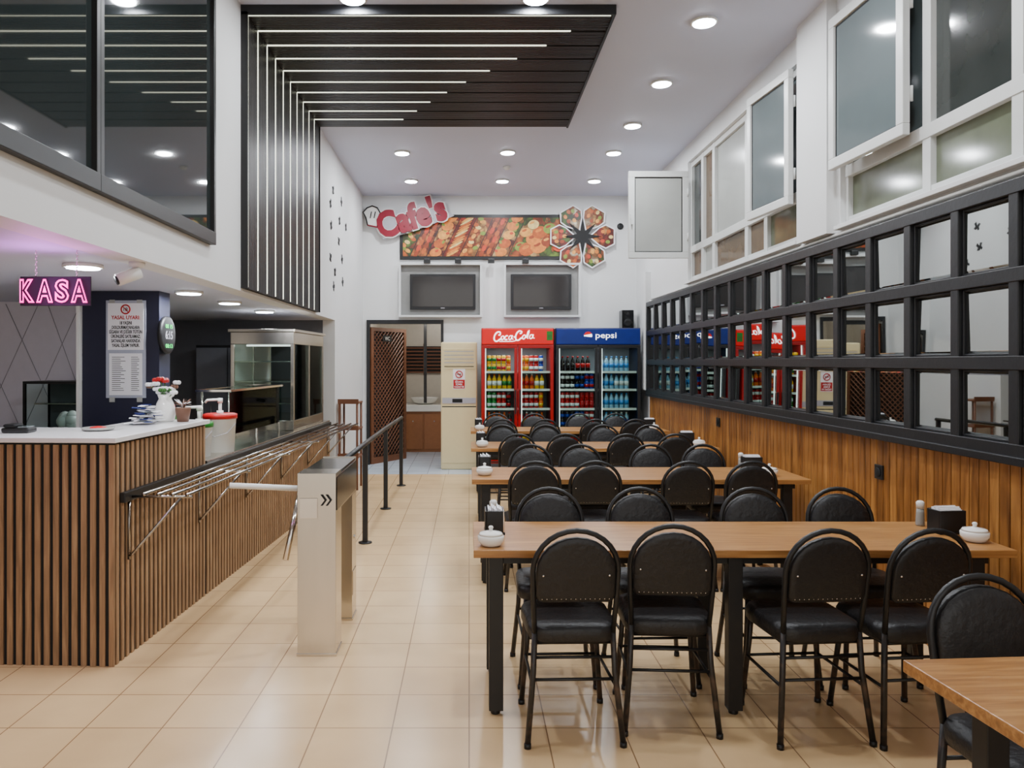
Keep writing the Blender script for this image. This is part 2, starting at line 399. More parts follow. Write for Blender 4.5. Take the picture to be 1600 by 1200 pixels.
fin(B().tube([(XW-.015,1.5,2.5),(XW-.015,11.0,2.5)],.012,'white',8).tube([(XW-.015,11.02,2.5),(XW-.015,11.02,1.0)],.01,'white',8),'conduit_pipe',label='thin white cable conduit above the mirror grid',cat='pipe')
fin(B().box(XW-.08,XW-.001,11.06,11.3,1.2,2.9,'wall'),'trim_2',kind='structure',label='white boxed duct near corner')
for (yy,zz) in ((4.83,1.05-.14),(7.95,.98)):
    s_=B().box(XW-.049,XW-.034,yy-.045,yy+.045,zz-.045,zz+.045,'blackwood').lathe([(.03,0),(.03,.006),(.022,.007)],(XW-.055,yy,zz),'dark',16,'x')
    fin(s_,'wall_socket',label='dark square power socket on pine wainscot',cat='socket',group='sockets on wainscot',bev=.004)

# ------------------------------------------------------------------ mezzanine window
b=B(); gz0=2.38
for (a,c) in ((-1.0,.9),(.9,3.38),(3.38,4.92)):
    b.box(XL+.008,XL+.015,a,c,gz0,4.12,'dglass')
    b.box(XL,XL+.04,a,a+.035,gz0,4.12,'black').box(XL,XL+.04,c-.035,c,gz0,4.12,'black')
    b.box(XL,XL+.041,a,c,gz0-.03,gz0+.05,'black').box(XL,XL+.04,a,c,4.07,4.13,'black')
fin(b,'window_6',kind='structure',label='black framed dark glass mezzanine window',bev=.003)

# ------------------------------------------------------------------ slatted feature panel
Y0,Y1,XR,HP=5.6,8.3,1.05,4.15
r=root('slatted_panel',(XL,Y0,2.14),label='dark slatted panel folding from wall to ceiling with light strips',cat='panel')
b=B(); b.box(XL+.001,XR,Y0,Y1,HP+.01,HC-.001,'dark'); b.box(XL+.001,XL+.03,Y0,Y1,2.14,HP+.01,'dark'); b.box(XL,XR,Y0-.02,Y0,HP-.02,HC-.001,'blackwood').box(XR,XR+.02,Y0-.02,Y1,HP-.02,HC-.001,'blackwood')
b.box(XL,XL+.05,Y0-.02,Y0,2.14,HP,'black').box(XL,XL+.05,Y1,Y1+.015,2.14,HP,'black')
fin(b,'backing_board',r)
b=B(); y=Y0+.008
NP=9; pitch=.268/NP
leds=[Y0+.03+.268*i for i in range(10)]
i0=0
for l in [Y0+.03-.268]+leds:
    for j in range(1,NP):
        y=l+pitch*j-.008
        if Y0+.002<y<Y1-.02:
            b.box(XL+.02,XR,y,y+.016,HP-.010,HP+.01,'dslat'); b.box(XL+.03,XL+.040,y,y+.016,2.14,HP-.010,'dslat')
fin(b,'slats',r)
ends=[1.04,.78,.62,.4,.18,-.03,-.21,-.38,-.53,-.69]
for l,e in zip(leds,ends):
    k=B().box(XL+.040,e,l-.006,l+.006,HP-.010,HP,'led').box(XL+.034,XL+.0405,l-.0055,l+.0055,2.15,HP-.010,'led')
    fin(k,'light_strip',r)

# wall stickers
for (px,py) in ((520,297),(533,315),(516,318),(530,345),(517,352),(540,355),(529,377),(516,402),(534,405),(523,425),(535,440),(521,447)):
    Z=1.66*1200/(733-px); h=1.6+(566-py)/1200*Z; a=random.uniform(-.6,.6)
    pts=[(0,0),(.035,.05),(.06,.02),(.03,-.01),(.05,-.045),(.01,-.05),(-.012,-.02),(-.03,-.05),(-.05,-.03),(-.03,.0),(-.05,.04),(-.02,.045)]
    ca,sa=math.cos(a),math.sin(a)
    k=B().prism([(x*ca-z*sa,x*sa+z*ca) for x,z in pts],0,.006,'ink',fn=lambda x,y_,z:(XL+.001+y_,Z+x,h+z))
    fin(k,'wall_sticker',label='small black butterfly sticker on white wall',cat='wall decoration',group='butterfly stickers on white wall')

# ------------------------------------------------------------------ downlights
def downlight(x,y,h,en,grp):
    r=root('downlight',(x,y,h-.02),label='round recessed white ceiling downlight, lit',cat='lamp',group=grp)
    fin(B().lathe([(.098,.02),(.102,.004),(.085,0),(.08,.012)],(x,y,h-.02),'white',24),'rim',r)
    fin(B().lathe([(.082,0),(.082,.006)],(x,y,h-.024),'lamp',24),'lens',r)
    L=bpy.data.lights.new('bulb','AREA'); L.shape='DISK'; L.size=.15; L.energy=en; L.color=(.93,.965,1.0)
    o=bpy.data.objects.new('bulb',L); C.objects.link(o); o.parent=r; o.location=(0,0,-.012)
for y in (3.3,4.5,5.85,7.14,8.41,9.51,10.98): downlight(1.79,y,HC,25,'ceiling downlights')  # nearest pair lies out of view, added to brighten the floor
for y in (3.3,5.47,9.48,10.98): downlight(.475,y,HC,25,'ceiling downlights')  # nearest lamp is unseen, added for floor brightness
for y in (3.3,5.47,9.51,10.98): downlight(-.83,y,HC,25,'ceiling downlights')  # nearest lamp here is also an unseen addition for the floor light
for y in (4.08,5.62,6.57,7.7): downlight(-2.05,y,SOF,12,'soffit downlights')
fin(B().lathe([(.05,0),(.05,-.02),(.03,-.04),(.005,-.045)],(.5,10.2,HC),'white'),'smoke_detector',label='small white smoke detector on the ceiling',cat='smoke detector')

# ------------------------------------------------------------------ chairs
cr=root('dining_chair',(0,0,0),label='black vinyl dining chair with arched tubular back',cat='chair',group='black dining chairs at the tables')
def rrect(hx,hz,rad,n=5,cx=0,cz=0):
    p=[]
    for (sx,sz,a0) in ((1,1,0),(-1,1,90),(-1,-1,180),(1,-1,270)):
        for i in range(n+1):
            a=math.radians(a0+90*i/n); p.append((cx+sx*(hx-rad)+rad*math.cos(a),cz+sz*(hz-rad)+rad*math.sin(a)))
    return p
def by(z): return -.17-.075*max(0,(z-.45))/.45
b=B(); out=rrect(.19,.2,.09,6)
vs=[];fs=[]; n=len(out)
lev=[(.96,.425),(1.0,.435),(1.0,.475),(.96,.492),(.80,.5),(.4,.503)]
for sc,z in lev:
    for (x,y) in out: vs.append((x*sc*(1 if y<0 else 1.03),y*sc,z))
for i in range(len(lev)-1):
    for k in range(n): fs.append((i*n+k,i*n+(k+1)%n,(i+1)*n+(k+1)%n,(i+1)*n+k))
fs.append(tuple(range(n-1,-1,-1))); fs.append(tuple(range((len(lev)-1)*n,len(lev)*n)))
b.add(vs,fs,'leather',True)
fin(b,'seat',cr)
def padshape(s_):
    p=[]
    hw=.166*s_
    zb=.60+(1-s_)*.1
    p+= [(-hw+.03,zb),(hw-.03,zb),(hw-.008,zb+.008),(hw,zb+.03)]
    for i in range(13):
        a=math.pi*i/12; p.append((hw*math.cos(a),.735+(.146*s_)*math.sin(a)))
    p+= [(-hw,zb+.03),(-hw+.008,zb+.008)]
    return p
b=B(); vs=[];fs=[]
lv=[(.8,-.022),(.95,-.019),(.99,-.012),(.99,.012),(.95,.022),(.75,.03)]
for s_,dy in lv:
    for x,z in padshape(s_): vs.append((x,by(z)-.002+dy,z))
n=len(padshape(1))
for i in range(len(lv)-1):
    for k in range(n): fs.append((i*n+k,i*n+(k+1)%n,(i+1)*n+(k+1)%n,(i+1)*n+k)[::1])
fs.append(tuple(range(n-1,-1,-1))); fs.append(tuple(range((len(lv)-1)*n,len(lv)*n)))
b.add(vs,fs,'leather',True)
for x in (-.14,-.12,-.10,-.08,-.06,-.04,-.02,0,.02,.04,.06,.08,.10,.12,.14): b.blob((x,by(.62)-.022,.618),.0026,'steel',4)
for x in (-.137,.137):
    b.blob((x,by(.72)-.023,.72),.0055,'chrome',5)
fin(b,'backrest',cr)
pts=[(.165,by(.45),.455),(.174,by(.6),.6),(.178,by(.735),.735)]
for i in range(1,14):
    a=math.pi*i/14; pts.append((.178*math.cos(a),by(.735+.172*math.sin(a)),.735+.172*math.sin(a)))
pts+= [(-.178,by(.735),.735),(-.174,by(.6),.6),(-.165,by(.45),.455)]
fin(B().tube(pts,.0115,'black',10),'back_frame',cr)
for sx in (-1,1):
    fin(B().tube([(sx*.165,-.17,.47),(sx*.172,-.178,.3),(sx*.2,-.215,.012)],.0125,'leg',10).lathe([(.015,0),(.015,.02)],(sx*.2,-.216,0),'black',10),'leg',cr)
    fin(B().tube([(sx*.155,.16,.44),(sx*.162,.17,.3),(sx*.185,.2,.012)],.0125,'leg',10).lathe([(.015,0),(.015,.02)],(sx*.185,.201,0),'black',10),'leg',cr)
b=B()
b.tube([(-.175,-.183,.27),(.175,-.183,.27)],.007,'black',8).tube([(-.17,.178,.24),(.17,.178,.24)],.007,'black',8)
b.tube([(-.175,-.187,.24),(-.17,.178,.24)],.007,'black',8).tube([(.175,-.187,.24),(.17,.178,.24)],.007,'black',8)
b.tube([(-.17,-.175,.36),(.17,-.175,.36)],.007,'black',8)
b.tube([(-.165,-.165,.42),(.165,-.165,.42),(.157,.155,.42),(-.157,.155,.42)],.009,'black',8,closed=True)
fin(b,'stretcher',cr)
chairs=[]
def row(centers,zb,facing_away,jit):
    for px,j in zip(centers,jit):
        X=(px-733)*zb/1200
        y=zb+.235 if facing_away else zb-.235
        chairs.append((X,y+j[0],(0 if facing_away else math.pi)+j[1]))
row([898,1066,1290,1448],3.17,True,[(0,.03),(.09,-.06),(0,.07),(0,.10)])
row([858,1001,1174,1311],4.2,False,[(0,0),(0,.03),(0,-.04),(0,.02)])
row([835,933,1076,1174],5.34,True,[(0,.02),(.02,-.03),(0,0),(0,.02)])
row([829,907,1017,1098],6.42,False,[(0,0)]*4)
row([809,883,979,1057],7.38,True,[(0,0),(.03,.03),(0,0),(0,-.03)])
row([785,853,943,1015],8.42,False,[(0,0)]*4)
row([785,852,930,993],9.28,True,[(0,0)]*4)
row([776,835,905,962],10.3,False,[(0,0)]*4)
first=True
for X,y,a in chairs:
    if first: cr.location=(X,y,0); cr.rotation_euler=(0,0,a); first=False
    else: dup(cr,(X,y,0),a)
dup(cr,(1.66,2.24,0),math.pi+.05,label='black vinyl dining chair with arched back beside short table')

# ------------------------------------------------------------------ tables
def table(name,x0,x1,y0,y1,label,legs,frame=F0):
    r=root(name,((x0+x1)/2,(y0+y1)/2,0),frame,label,'table')
    b=B().box(x0,x1,y0,y1,.725,.76,'table')
    fin(b,'table_top',r,bev=.003)
    k=B().box(x0+.09,x1-.09,y0+.06,y0+.1,.685,.724,'black').box(x0+.09,x1-.09,y1-.1,y1-.06,.685,.724,'black')
    for lx in legs: k.box(lx,lx+.04,y0+.1,y1-.1,.685,.724,'black')
    fin(k,'apron',r)
    for lx in legs:
        for yy in (y0+.045,y1-.105):
            fin(B().box(lx-.01,lx+.055,yy,yy+.06,.02,.724,'black').lathe([(.022,0),(.022,.02)],(lx+.02,yy+.03,0),'black',12),'leg',r,bev=.003)
    return r
tab=[(3.43,4.05),(5.5,6.15),(7.5,8.12),(9.37,9.98)]
for a,c in tab: table('dining_table',.02,2.45,a,c,'long walnut laminate dining table on black square steel legs',[.1,1.185,2.28])
table('dining_table',0,1.27,-.95,0,'walnut laminate table corner on black steel legs',[.18,1.14],frame=((1.225,2.17,0),math.radians(4)))

def bowl(x,y,h):
    r=root('sugar_bowl',(x,y,h),label='small white porcelain bowl with knobbed lid on table',cat='bowl',group='white lidded bowls on tables')
    fin(B().lathe([(.03,0),(.045,.004),(.06,.025),(.061,.045),(.056,.05)],(x,y,h),'porcelain',24),'bowl',r)
    fin(B().lathe([(.057,.051),(.05,.06),(.02,.066),(.008,.07),(.009,.078),(.012,.084),(.008,.09),(.001,.092)],(x,y,h),'porcelain',24),'lid',r)
def napkin(x,y,h,rot,dark):
    r=root('napkin_dispenser',(0,0,0),((x,y,h),rot),'%s napkin dispenser holding white paper napkins'%('black' if dark else 'chrome and black'),'napkin dispenser','napkin dispensers on tables')
    m='black' if dark else 'chrome'
    b=B().box(-.07,.07,-.05,.05,0,.012,'black').box(-.068,.068,-.048,-.040,.012,.115,m).box(-.068,.068,.040,.048,.012,.115,'black').box(-.068,-.060,-.04,.04,.012,.115,'black').box(.060,.068,-.04,.04,.012,.115,'black')
    fin(b,'body',r,bev=.003)
    k=B()
    for i in range(8): k.box(-.055,.055,-.036+i*.009,-.030+i*.009,.013,.118+.006*(i%3),'paper')
    fin(k,'napkins',r)
def shaker(x,y,h):
    r=root('salt_shaker',(x,y,h),label='small glass shaker with white cap on table',cat='shaker',group='shakers on tables')
    fin(B().lathe([(.02,0),(.022,.01),(.019,.07),(.017,.09)],(x,y,h),'g_light',16),'bottle',r)
    fin(B().lathe([(.019,.09),(.02,.12),(.012,.128)],(x,y,h),'white',16),'cap',r)
H=.76
bowl(.1,3.52,H); napkin(.125,3.80,H,math.pi/2,False); shaker(.125,3.97,H)
bowl(2.37,3.60,H); napkin(2.355,3.79,H,.1,True); shaker(2.32,3.95,H)
bowl(.115,5.72,H); napkin(.12,5.95,H,math.pi/2,True)
bowl(2.22,5.68,H); napkin(2.17,5.90,H,.0,True); shaker(2.14,6.05,H)
bowl(.13,7.62,H); napkin(.12,7.92,H,math.pi/2,True)
bowl(2.3,7.68,H); napkin(2.25,7.95,H,0,True)
bowl(.13,9.5,H); napkin(.12,9.78,H,math.pi/2,False)
bowl(2.3,9.55,H); napkin(2.3,9.8,H,0,True)

# ------------------------------------------------------------------ counters (rotated frame)
CF=((-1.864,4.03,0),math.radians(-2.6))
def slats_x(b,x0,x1,y,z0,z1,d=-1):
    x=x0
    while x<x1-.01:
        b.box(x,min(x+.029,x1),y,y+d*.010,z0,z1,'slat'); x+=.05
def slats_y(b,y0,y1,x,z0,z1):
    y=y0
    while y<y1-.01:
        b.box(x,x+.009,y,min(y+.028,y1),z0,z1,'slat'); y+=.056
r=root('cash_counter',(-.8,.3,0),CF,'tall cash counter clad in brown wooden slats with white top','counter')
b=B().box(-2.2,-.01,.01,.58,0,1.175,'dark').box(-.42,-.01,.58,1.25,0,1.175,'dark')
fin(b,'body',r)
b=B(); slats_x(b,-2.178,-.0,.01,.0,1.165); slats_y(b,.03,1.25,-.01,0,1.165)
fin(b,'slat_cladding',r)
b=B().box(-2.22,.02,-.02,.6,1.177,1.205,'counter').box(-.44,.02,.6,1.27,1.177,1.205,'counter')
fin(b,'counter_top',r,bev=.003)
r=root('serving_counter',(-.3,3,0),CF,'long low serving counter clad in brown slats with steel top','counter')
b=B().box(-.4,-.01,1.275,1.95,0,.89,'dark').box(-.75,-.01,1.95,5.0,0,.89,'dark')
fin(b,'body',r)
b=B(); slats_y(b,1.275,5.0,-.01,0,.88)
fin(b,'slat_cladding',r)
b=B().box(-.4,.0,1.275,1.95,.892,.92,'steel').box(-.75,.0,1.95,5.0,.892,.92,'steel')
fin(b,'counter_top',r,bev=.003)
r=root('tray_rail',(.18,2.5,.55),CF,'chrome tray slide rails on triangular brackets along counter','tray rail')
fin(B().box(.001,.03,.06,4.95,.85,.905,'black'),'mounting_board',r,bev=.004)
for x in (.1,.18,.26,.34):
    fin(B().tube([(x,.12,.885),(x,4.95,.885)],.009,'railmetal',10),'rail',r)
for y in (.14,1.1,2.05,3.0,3.95,4.85):
    fin(B().tube([(.012,y,.872),(.36,y,.872)],.008,'railmetal',8).tube([(.012,y,.55),(.03,y,.56),(.3,y,.868)],.008,'railmetal',8).tube([(.012,y,.53),(.012,y,.86)],.008,'railmetal',8),'bracket',r)
r=root('glass_guard',(-.3,2.2,.92),CF,'clear glass food guard with steel posts on serving counter','glass guard')
fin(B().box(-.39,-.12,2.05,3.5,1.37,1.378,'clear'),'top_shelf',r)
fin(B().box(-.135,-.13,2.07,3.48,1.02,1.368,'clear'),'front_pane',r)
for y in (2.1,2.78,3.45):
    fin(B().tube([(-.15,y,.921),(-.15,y,1.368)],.01,'chrome').tube([(-.37,y,.921),(-.37,y,1.368)],.01,'chrome'),'post',r)
fin(B().box(-.395,-.115,2.04,2.052,1.365,1.382,'chrome').box(-.395,-.115,3.498,3.51,1.365,1.382,'chrome').box(-.12,-.112,2.04,3.51,1.365,1.382,'chrome').box(-.398,-.39,2.04,3.51,1.365,1.382,'chrome'),'edge_trim',r)
for y in (2.25,2.85):
    k=B().box(-.6,-.4,y,y+.5,.9205,.95,'steel').box(-.58,-.42,y+.02,y+.48,.95,.952,'dark')
    fin(k,'food_tray',frame=CF,label='shallow steel food tray on serving counter',cat='tray',group='steel trays on counter')
r=root('display_cabinet',(-.3,4.2,.92),CF,'tall stainless heated display cabinet with glass sides on counter','display cabinet')
x0,x1,y0,y1,a,c=-.68,-.04,3.6,4.85,.921,1.9
b=B().box(x0,x1,y0,y1,a,a+.1,'steel').box(x0,x1,y0,y1,c-.12,c,'steel').box(x0-.02,x1+.02,y0-.02,y1+.02,c,c+.03,'steel')
for x in (x0,x1-.035):
    for y in (y0,y0+.6,y1-.035): b.box(x,x+.035,y,y+.035,a+.1,c-.12,'steel')
fin(b,'body',r,bev=.004)
for z in (1.18,1.4,1.6): fin(B().box(x0+.02,x1-.02,y0+.04,y1-.04,z,z+.012,'steel'),'shelf',r)
fin(B().box(x0+.035,x1-.035,y0+.01,y0+.016,a+.1,c-.12,'clear'),'glass_pane',r)
fin(B().box(x1-.02,x1-.014,y0+.035,y1-.035,a+.1,c-.12,'clear'),'glass_pane',r)
fin(B().box(x0+.01,x0+.02,y0+.035,y1-.035,a+.1,c-.12,'white'),'rear_panel',r)
fin(B().box(x0+.06,x1-.06,y0+.3,y0+.33,c-.135,c-.122,'whitelit'),'light_tube',r)

def bucket(x,y,rad,hh,lid,lab):
    z=.921; r=root('sauce_bucket',(x,y,z),label=lab,cat='bucket',group='sauce buckets on serving counter')
    fin(B().lathe([(rad*.86,0),(rad*.98,hh*.93),(rad*1.03,hh*.94),(rad,hh)],(x,y,z),'white',28),'tub',r)
    fin(B().lathe([(rad*1.05,hh-.02),(rad*1.06,hh+.014),(rad*.9,hh+.02)],(x,y,z),lid,28),'lid',r)
    fin(B().tube([(x,y,z+hh),(x,y,z+hh+.11)],.013,'white').tube([(x,y,z+hh+.01),(x,y,z+hh+.04)],.026,'white').tube([(x,y,z+hh+.10),(x,y,z+hh+.135)],.02,'white').tube([(x+.01,y,z+hh+.125),(x-.10,y,z+hh+.12),(x-.115,y,z+hh+.10)],.010,'white'),'pump',r)
    fin(B().tube([(x-rad,y,z+hh*.8),(x-rad*.7,y-rad*.8,z+hh*.55),(x,y-rad*1.08,z+hh*.45),(x+rad*.7,y-rad*.8,z+hh*.55),(x+rad,y,z+hh*.8)],.003,'greyplate',6),'handle',r)
bucket(-1.90,5.86,.12,.27,'cardred','white sauce bucket with red lid and pump')
bucket(-1.955,5.56,.095,.23,'green','white sauce bucket with green lid and pump')
r=root('squeeze_bottle',(-2.10,5.44,.921),label='green plastic bottle on serving counter',cat='bottle')
fin(B().lathe([(.033,0),(.035,.02),(.034,.25),(.02,.31),(.014,.35)],(-2.10,5.44,.921),'green'),'bottle',r)
fin(B().lathe([(.016,.35),(.016,.38)],(-2.10,5.44,.921),'cardred'),'cap',r)
T=1.206
r=root('card_terminal',(-2.53,4.3,T),label='dark grey card payment terminal on white counter top',cat='card terminal')
fin(B().box(-2.6,-2.45,4.26,4.36,T,T+.03,'black').box(-2.59,-2.52,4.26,4.35,T+.03,T+.05,'ink'),'body',r,bev=.01)
fin(B().box(-2.51,-2.46,4.27,4.35,T+.03,T+.036,'g_grey'),'keypad',r)
fin(B().lathe([(.06,0),(.085,.006),(.09,.018),(.082,.018),(.06,.01)],(-2.15,4.45,T),'g_light',28).lathe([(.05,.011),(.04,.02),(.01,.024)],(-2.15,4.45,T),'cardred',20),'candy_dish',label='small round glass dish on white counter',cat='dish')
r=root('wet_wipe_pile',(-2.05,4.88,T),label='loose heap of wrapped white wipes on counter',cat='wipes')
k=B()
for i in range(40):
    a=random.uniform(0,6.28); x=-2.05+random.uniform(-.085,.085)*(1-i/60); y=4.88+random.uniform(-.05,.05); z=T+.003+.003*i
    dx,dy=.04*math.cos(a),.04*math.sin(a); ex,ey=-dy*.5,dx*.5
    k.add([(x-dx-ex,y-dy-ey,z),(x+dx-ex,y+dy-ey,z+.006),(x+dx+ex,y+dy+ey,z+.004),(x-dx+ex,y-dy+ey,z-.001),(x-dx-ex,y-dy-ey,z+.004),(x+dx-ex,y+dy-ey,z+.010),(x+dx+ex,y+dy+ey,z+.008),(x-dx+ex,y-dy+ey,z+.003)],[(3,2,1,0),(4,5,6,7),(0,1,5,4),(1,2,6,5),(2,3,7,6),(3,0,4,7)],'paper' if i%3 else 'bluelit' if i%2 else 'g_grey')
o=fin(k,'wrappers',r); o['kind']='stuff'
r=root('flower_vase',(-2.03,5.13,T),label='white pitcher vase with red and white artificial flowers',cat='vase')
fin(B().lathe([(.05,0),(.06,.01),(.07,.06),(.055,.12),(.04,.15),(.05,.18)],(-2.03,5.13,T),'porcelain',24),'vase',r)
k=B(); q=B()
for i in range(26):
    a=random.uniform(0,6.28); d=random.uniform(.01,.11); c=(-2.03+d*math.cos(a),5.13+d*math.sin(a)*.6,T+.17+random.uniform(0,.09))
    if i<7: c=(-2.06+.03*math.cos(i),5.13+.03*math.sin(i),T+.27+.006*(i%3))
    q.tube([(-2.03,5.13,T+.14),c],.003,'leaf',5)
    mt='cardred' if i<7 else ('paper' if i%3 else ('leaf' if i%2 else 'terra'))
    for j in range(5):
        t=j*1.256; k.blob((c[0]+.014*math.cos(t),c[1]+.014*math.sin(t),c[2]),.014,mt,5)
fin(k,'flowers',r); fin(q,'stems',r)
r=root('potted_plant',(-1.9,5.1,T),label='small brown pot with dry plant on counter',cat='plant')
fin(B().lathe([(.036,0),(.05,.085),(.05,.095),(.042,.09)],(-1.9,5.1,T),'terra',16),'pot',r)
k=B()
for i in range(22):
    a=i*.9; k.tube([(-1.9,5.1,T+.08),(-1.9+.02*math.cos(a),5.1+.02*math.sin(a),T+.12),(-1.9+.055*math.cos(a),5.1+.05*math.sin(a),T+.11+.02*(i%3))],[.004,.006,.001],'paper' if i%2 else 'terra',5)
fin(k,'foliage',r)

# column, posters, clock
fin(B().box(-2.82,-2.26,5.6,5.8,0,SOF-.001,'navy'),'trim_3',kind='structure',label='dark navy painted pillar behind the counter')
fin(B().box(-2.845,-2.822,5.56,5.6,0,SOF-.001,'white'),'trim_4',kind='structure',label='thin white corner strip')
k=B()
k.box(-2.645,-2.355,5.594,5.5995,1.34,2.05,'sheet')
for (x,z) in ((-2.6,2.05),(-2.4,2.05),(-2.6,1.34),(-2.4,1.34)): k.box(x-.02,x+.02,5.592,5.594,z-.03,z+.005,'g_light')
fin(k,'backing_sheet',label='cloudy plastic backing sheet taped on the navy pillar',cat='board')
k=B(); yy=5.593
k.box(-2.63,-2.37,yy-.003,yy,1.69,2.03,'paper')
cx=-2.50
ring=[(cx+.032*math.cos(t*.35),yy-.005,1.985+.032*math.sin(t*.35)) for t in range(18)]
k.tube(ring,.005,'redink',6,closed=True)
k.text('18',cx-.014,cx+.014,1.972,1.998,yy-.003,'ink').tube([(cx-.022,yy-.006,2.007),(cx+.022,yy-.006,1.963)],.003,'redink',6)
k.text('YASAL UYARI:',-2.605,-2.395,1.912,1.94,yy-.003,'redink',bold=.02)
k.text('18 YAŞINI\nDOLDURMAYANLARA\nSİGARA VE DİĞER TÜTÜN\nÜRÜNLERİ SATILAMAZ;\nSATANLAR HAKKINDA\nYASAL İŞLEM YAPILIR.',-2.62,-2.38,1.705,1.9,yy-.003,'ink',bold=.02)
fin(k,'notice_sheet',label='white legal warning notice with red heading on navy pillar',cat='notice')
k=B(); k.box(-2.62,-2.38,yy-.003,yy,1.36,1.665,'paper')
for i in range(18):
    z=1.635-i*.0142; k.box(-2.60,-2.51+random.uniform(-.03,.02),yy-.004,yy-.003,z,z+.004,'ink').box(-2.46,-2.42+random.uniform(0,.02),yy-.004,yy-.003,z,z+.004,'ink')
fin(k,'price_list',label='white printed sheet of fine rows below the notice',cat='notice')
r=root('wall_clock',(-2.255,5.7,1.68),label='round black digital clock with green glowing digits',cat='clock')
fin(B().lathe([(.13,0),(.14,.01),(.14,.03),(.12,.035)],(-2.255,5.68,1.8),'blackmatte',28,'x'),'case',r)
for (t,x,z,hh) in (('6:15',0,0,.06),('08 15',0,.065,.03),('08:13',0,-.08,.03)):
    k=B().text(t,-.065,.065,z-hh/2,z+hh/2,0,'greenled' if hh<.05 else 'greyplate',fn=lambda x_,y_,z_:(-2.219-y_*1.0,5.68+x_,1.8+z_))
    fin(k,'digit_row',r)
# neon sign
r=root('neon_sign',(-1.92,3.55,1.86),label='pink neon lettering on black board hung by chains',cat='neon sign')
fin(B().box(-2.085,-1.755,3.565,3.57,1.862,1.998,'dark'),'backboard',r,bev=.003)
for ch,xa,xb in (('K',-2.080,-2.010),('A',-2.003,-1.925),('S',-1.917,-1.851),('A',-1.843,-1.765)):
    b=B().text(ch,xa,xb,1.875,1.985,3.553,'neon',outline=.032,bold=.03)
    fin(b,'neon_letter',r)
for x in (-2.01,-1.82):
    k=B(); z=2.0; i=0
    while z<SOF-.005:
        pts=[( x+(.005*math.cos(t) if i%2 else 0),3.565+(0 if i%2 else .005*math.cos(t)),z+.008+.009*math.sin(t)) for t in [j*math.pi/4 for j in range(8)]]
        k.tube(pts,.0015,'chrome',5,closed=True); z+=.013; i+=1
    fin(k,'chain',r)
L=bpy.data.lights.new('neon_glow','POINT'); L.energy=5; L.color=(.9,.25,1); L.shadow_soft_size=.12
o=bpy.data.objects.new('neon_glow',L); C.objects.link(o); o.parent=r; o.location=(0,-.10,.07)
r=root('security_camera',(-1.72,4.0,2.0),label='white security camera mounted under the soffit edge',cat='camera')
fin(B().lathe([(.04,.0),(.04,-.02),(.02,-.03)],(-1.73,4.0,SOF),'white'),'base',r)
fin(B().tube([(-1.73,4.0,SOF-.03),(-1.73,4.0,SOF-.06),(-1.75,3.98,SOF-.075)],.01,'white'),'arm',r)
fin(B().tube([(-1.715,4.0,SOF-.05),(-1.80,3.93,SOF-.10)],.032,'white',16).tube([(-1.795,3.934,SOF-.097),(-1.805,3.925,SOF-.103)],.024,'black',16),'housing',r)

# kitchen background
M['kpat']=P('pale_grey_wallpaper',(226,222,232),0.5,var=0.05)
M['vein']=P('grey_vein',(150,146,156),0.5)
k=B().box(-5.99,-3.2,6.6,6.68,0,SOF-.001,'kpat')
for i in range(14):
    x=-6+i*.36
    for s_ in (-1,1):
        p0=(max(-5.98,min(-3.22,x)),1.0); p1=(max(-5.98,min(-3.22,x+s_*.5)),2.1)
        k.tube([(p0[0],6.597,p0[1]),(p1[0],6.597,p1[1])],.003,'vein',4)
fin(k,'wall_partition',kind='structure',label='pale grey wallpapered partition with thin diamond lines')
r=root('back_counter',(-3.4,6.2,0),label='dark work counter behind the cash desk',cat='counter')
fin(B().box(-4.3,-3.0,5.95,6.5,0,1.0,'black'),'body',r); fin(B().box(-4.32,-2.98,5.93,6.52,1.001,1.03,'steel'),'counter_top',r)
r=root('glass_display_case',(-3.25,6.2,1.031),label='small black framed glass case on work counter',cat='display case')
b=B()
for x in (-3.5,-3.07):
    for y in (6.02,6.38): b.box(x,x+.02,y,y+.02,1.031,1.43,'black')
b.box(-3.5,-3.05,6.02,6.4,1.43,1.45,'black').box(-3.5,-3.05,6.02,6.4,1.031,1.045,'black').box(-3.5,-3.05,6.18,6.4,1.26,1.27,'steel').box(-3.5,-3.05,6.38,6.4,1.045,1.43,'kwall')
fin(b,'frame',r); fin(B().box(-3.48,-3.07,6.025,6.03,1.045,1.43,'clear'),'glass_pane',r)
k=B(); 
for i in range(7): k.blob((-3.2+.05*math.cos(i*2.1),6.11+.02*math.sin(i*1.7),1.045+.06+.012*i),.06-.003*i,'white',7)
fin(k,'plastic_bag',label='white plastic bag inside the glass case',cat='bag')
r=root('kitchen_cabinet',(-2.7,9.2,0),label='tall dark kitchen cabinet with two doors',cat='cabinet')
fin(B().box(-3.2,-2.45,9.0,9.49,0,1.8,'dark'),'body',r)
for x in (-3.19,-2.82):
    d=fin(B().box(x,x+.36,8.975,8.998,.05,1.77,'kwall'),'door',r,bev=.003); 
    hd=B().tube([(x+.18,8.955,.9),(x+.18,8.955,1.1)],.008,'chrome')
    fin(hd,'handle',d); 
r=root('tray_trolley',(-1.5,9.75,0),label='brown steel tray trolley by the counter end',cat='trolley')
for x in (-1.62,-1.4):
    for y in (9.6,9.95): fin(B().tube([(x,y,.0),(x,y,1.1)],.014,'brownwood',8),'post',r)
for z in (.4,.75,1.08): fin(B().box(-1.64,-1.38,9.58,9.97,z,z+.02,'brownwood').box(-1.64,-1.38,9.575,9.585,z+.02,z+.06,'brownwood'),'shelf',r)

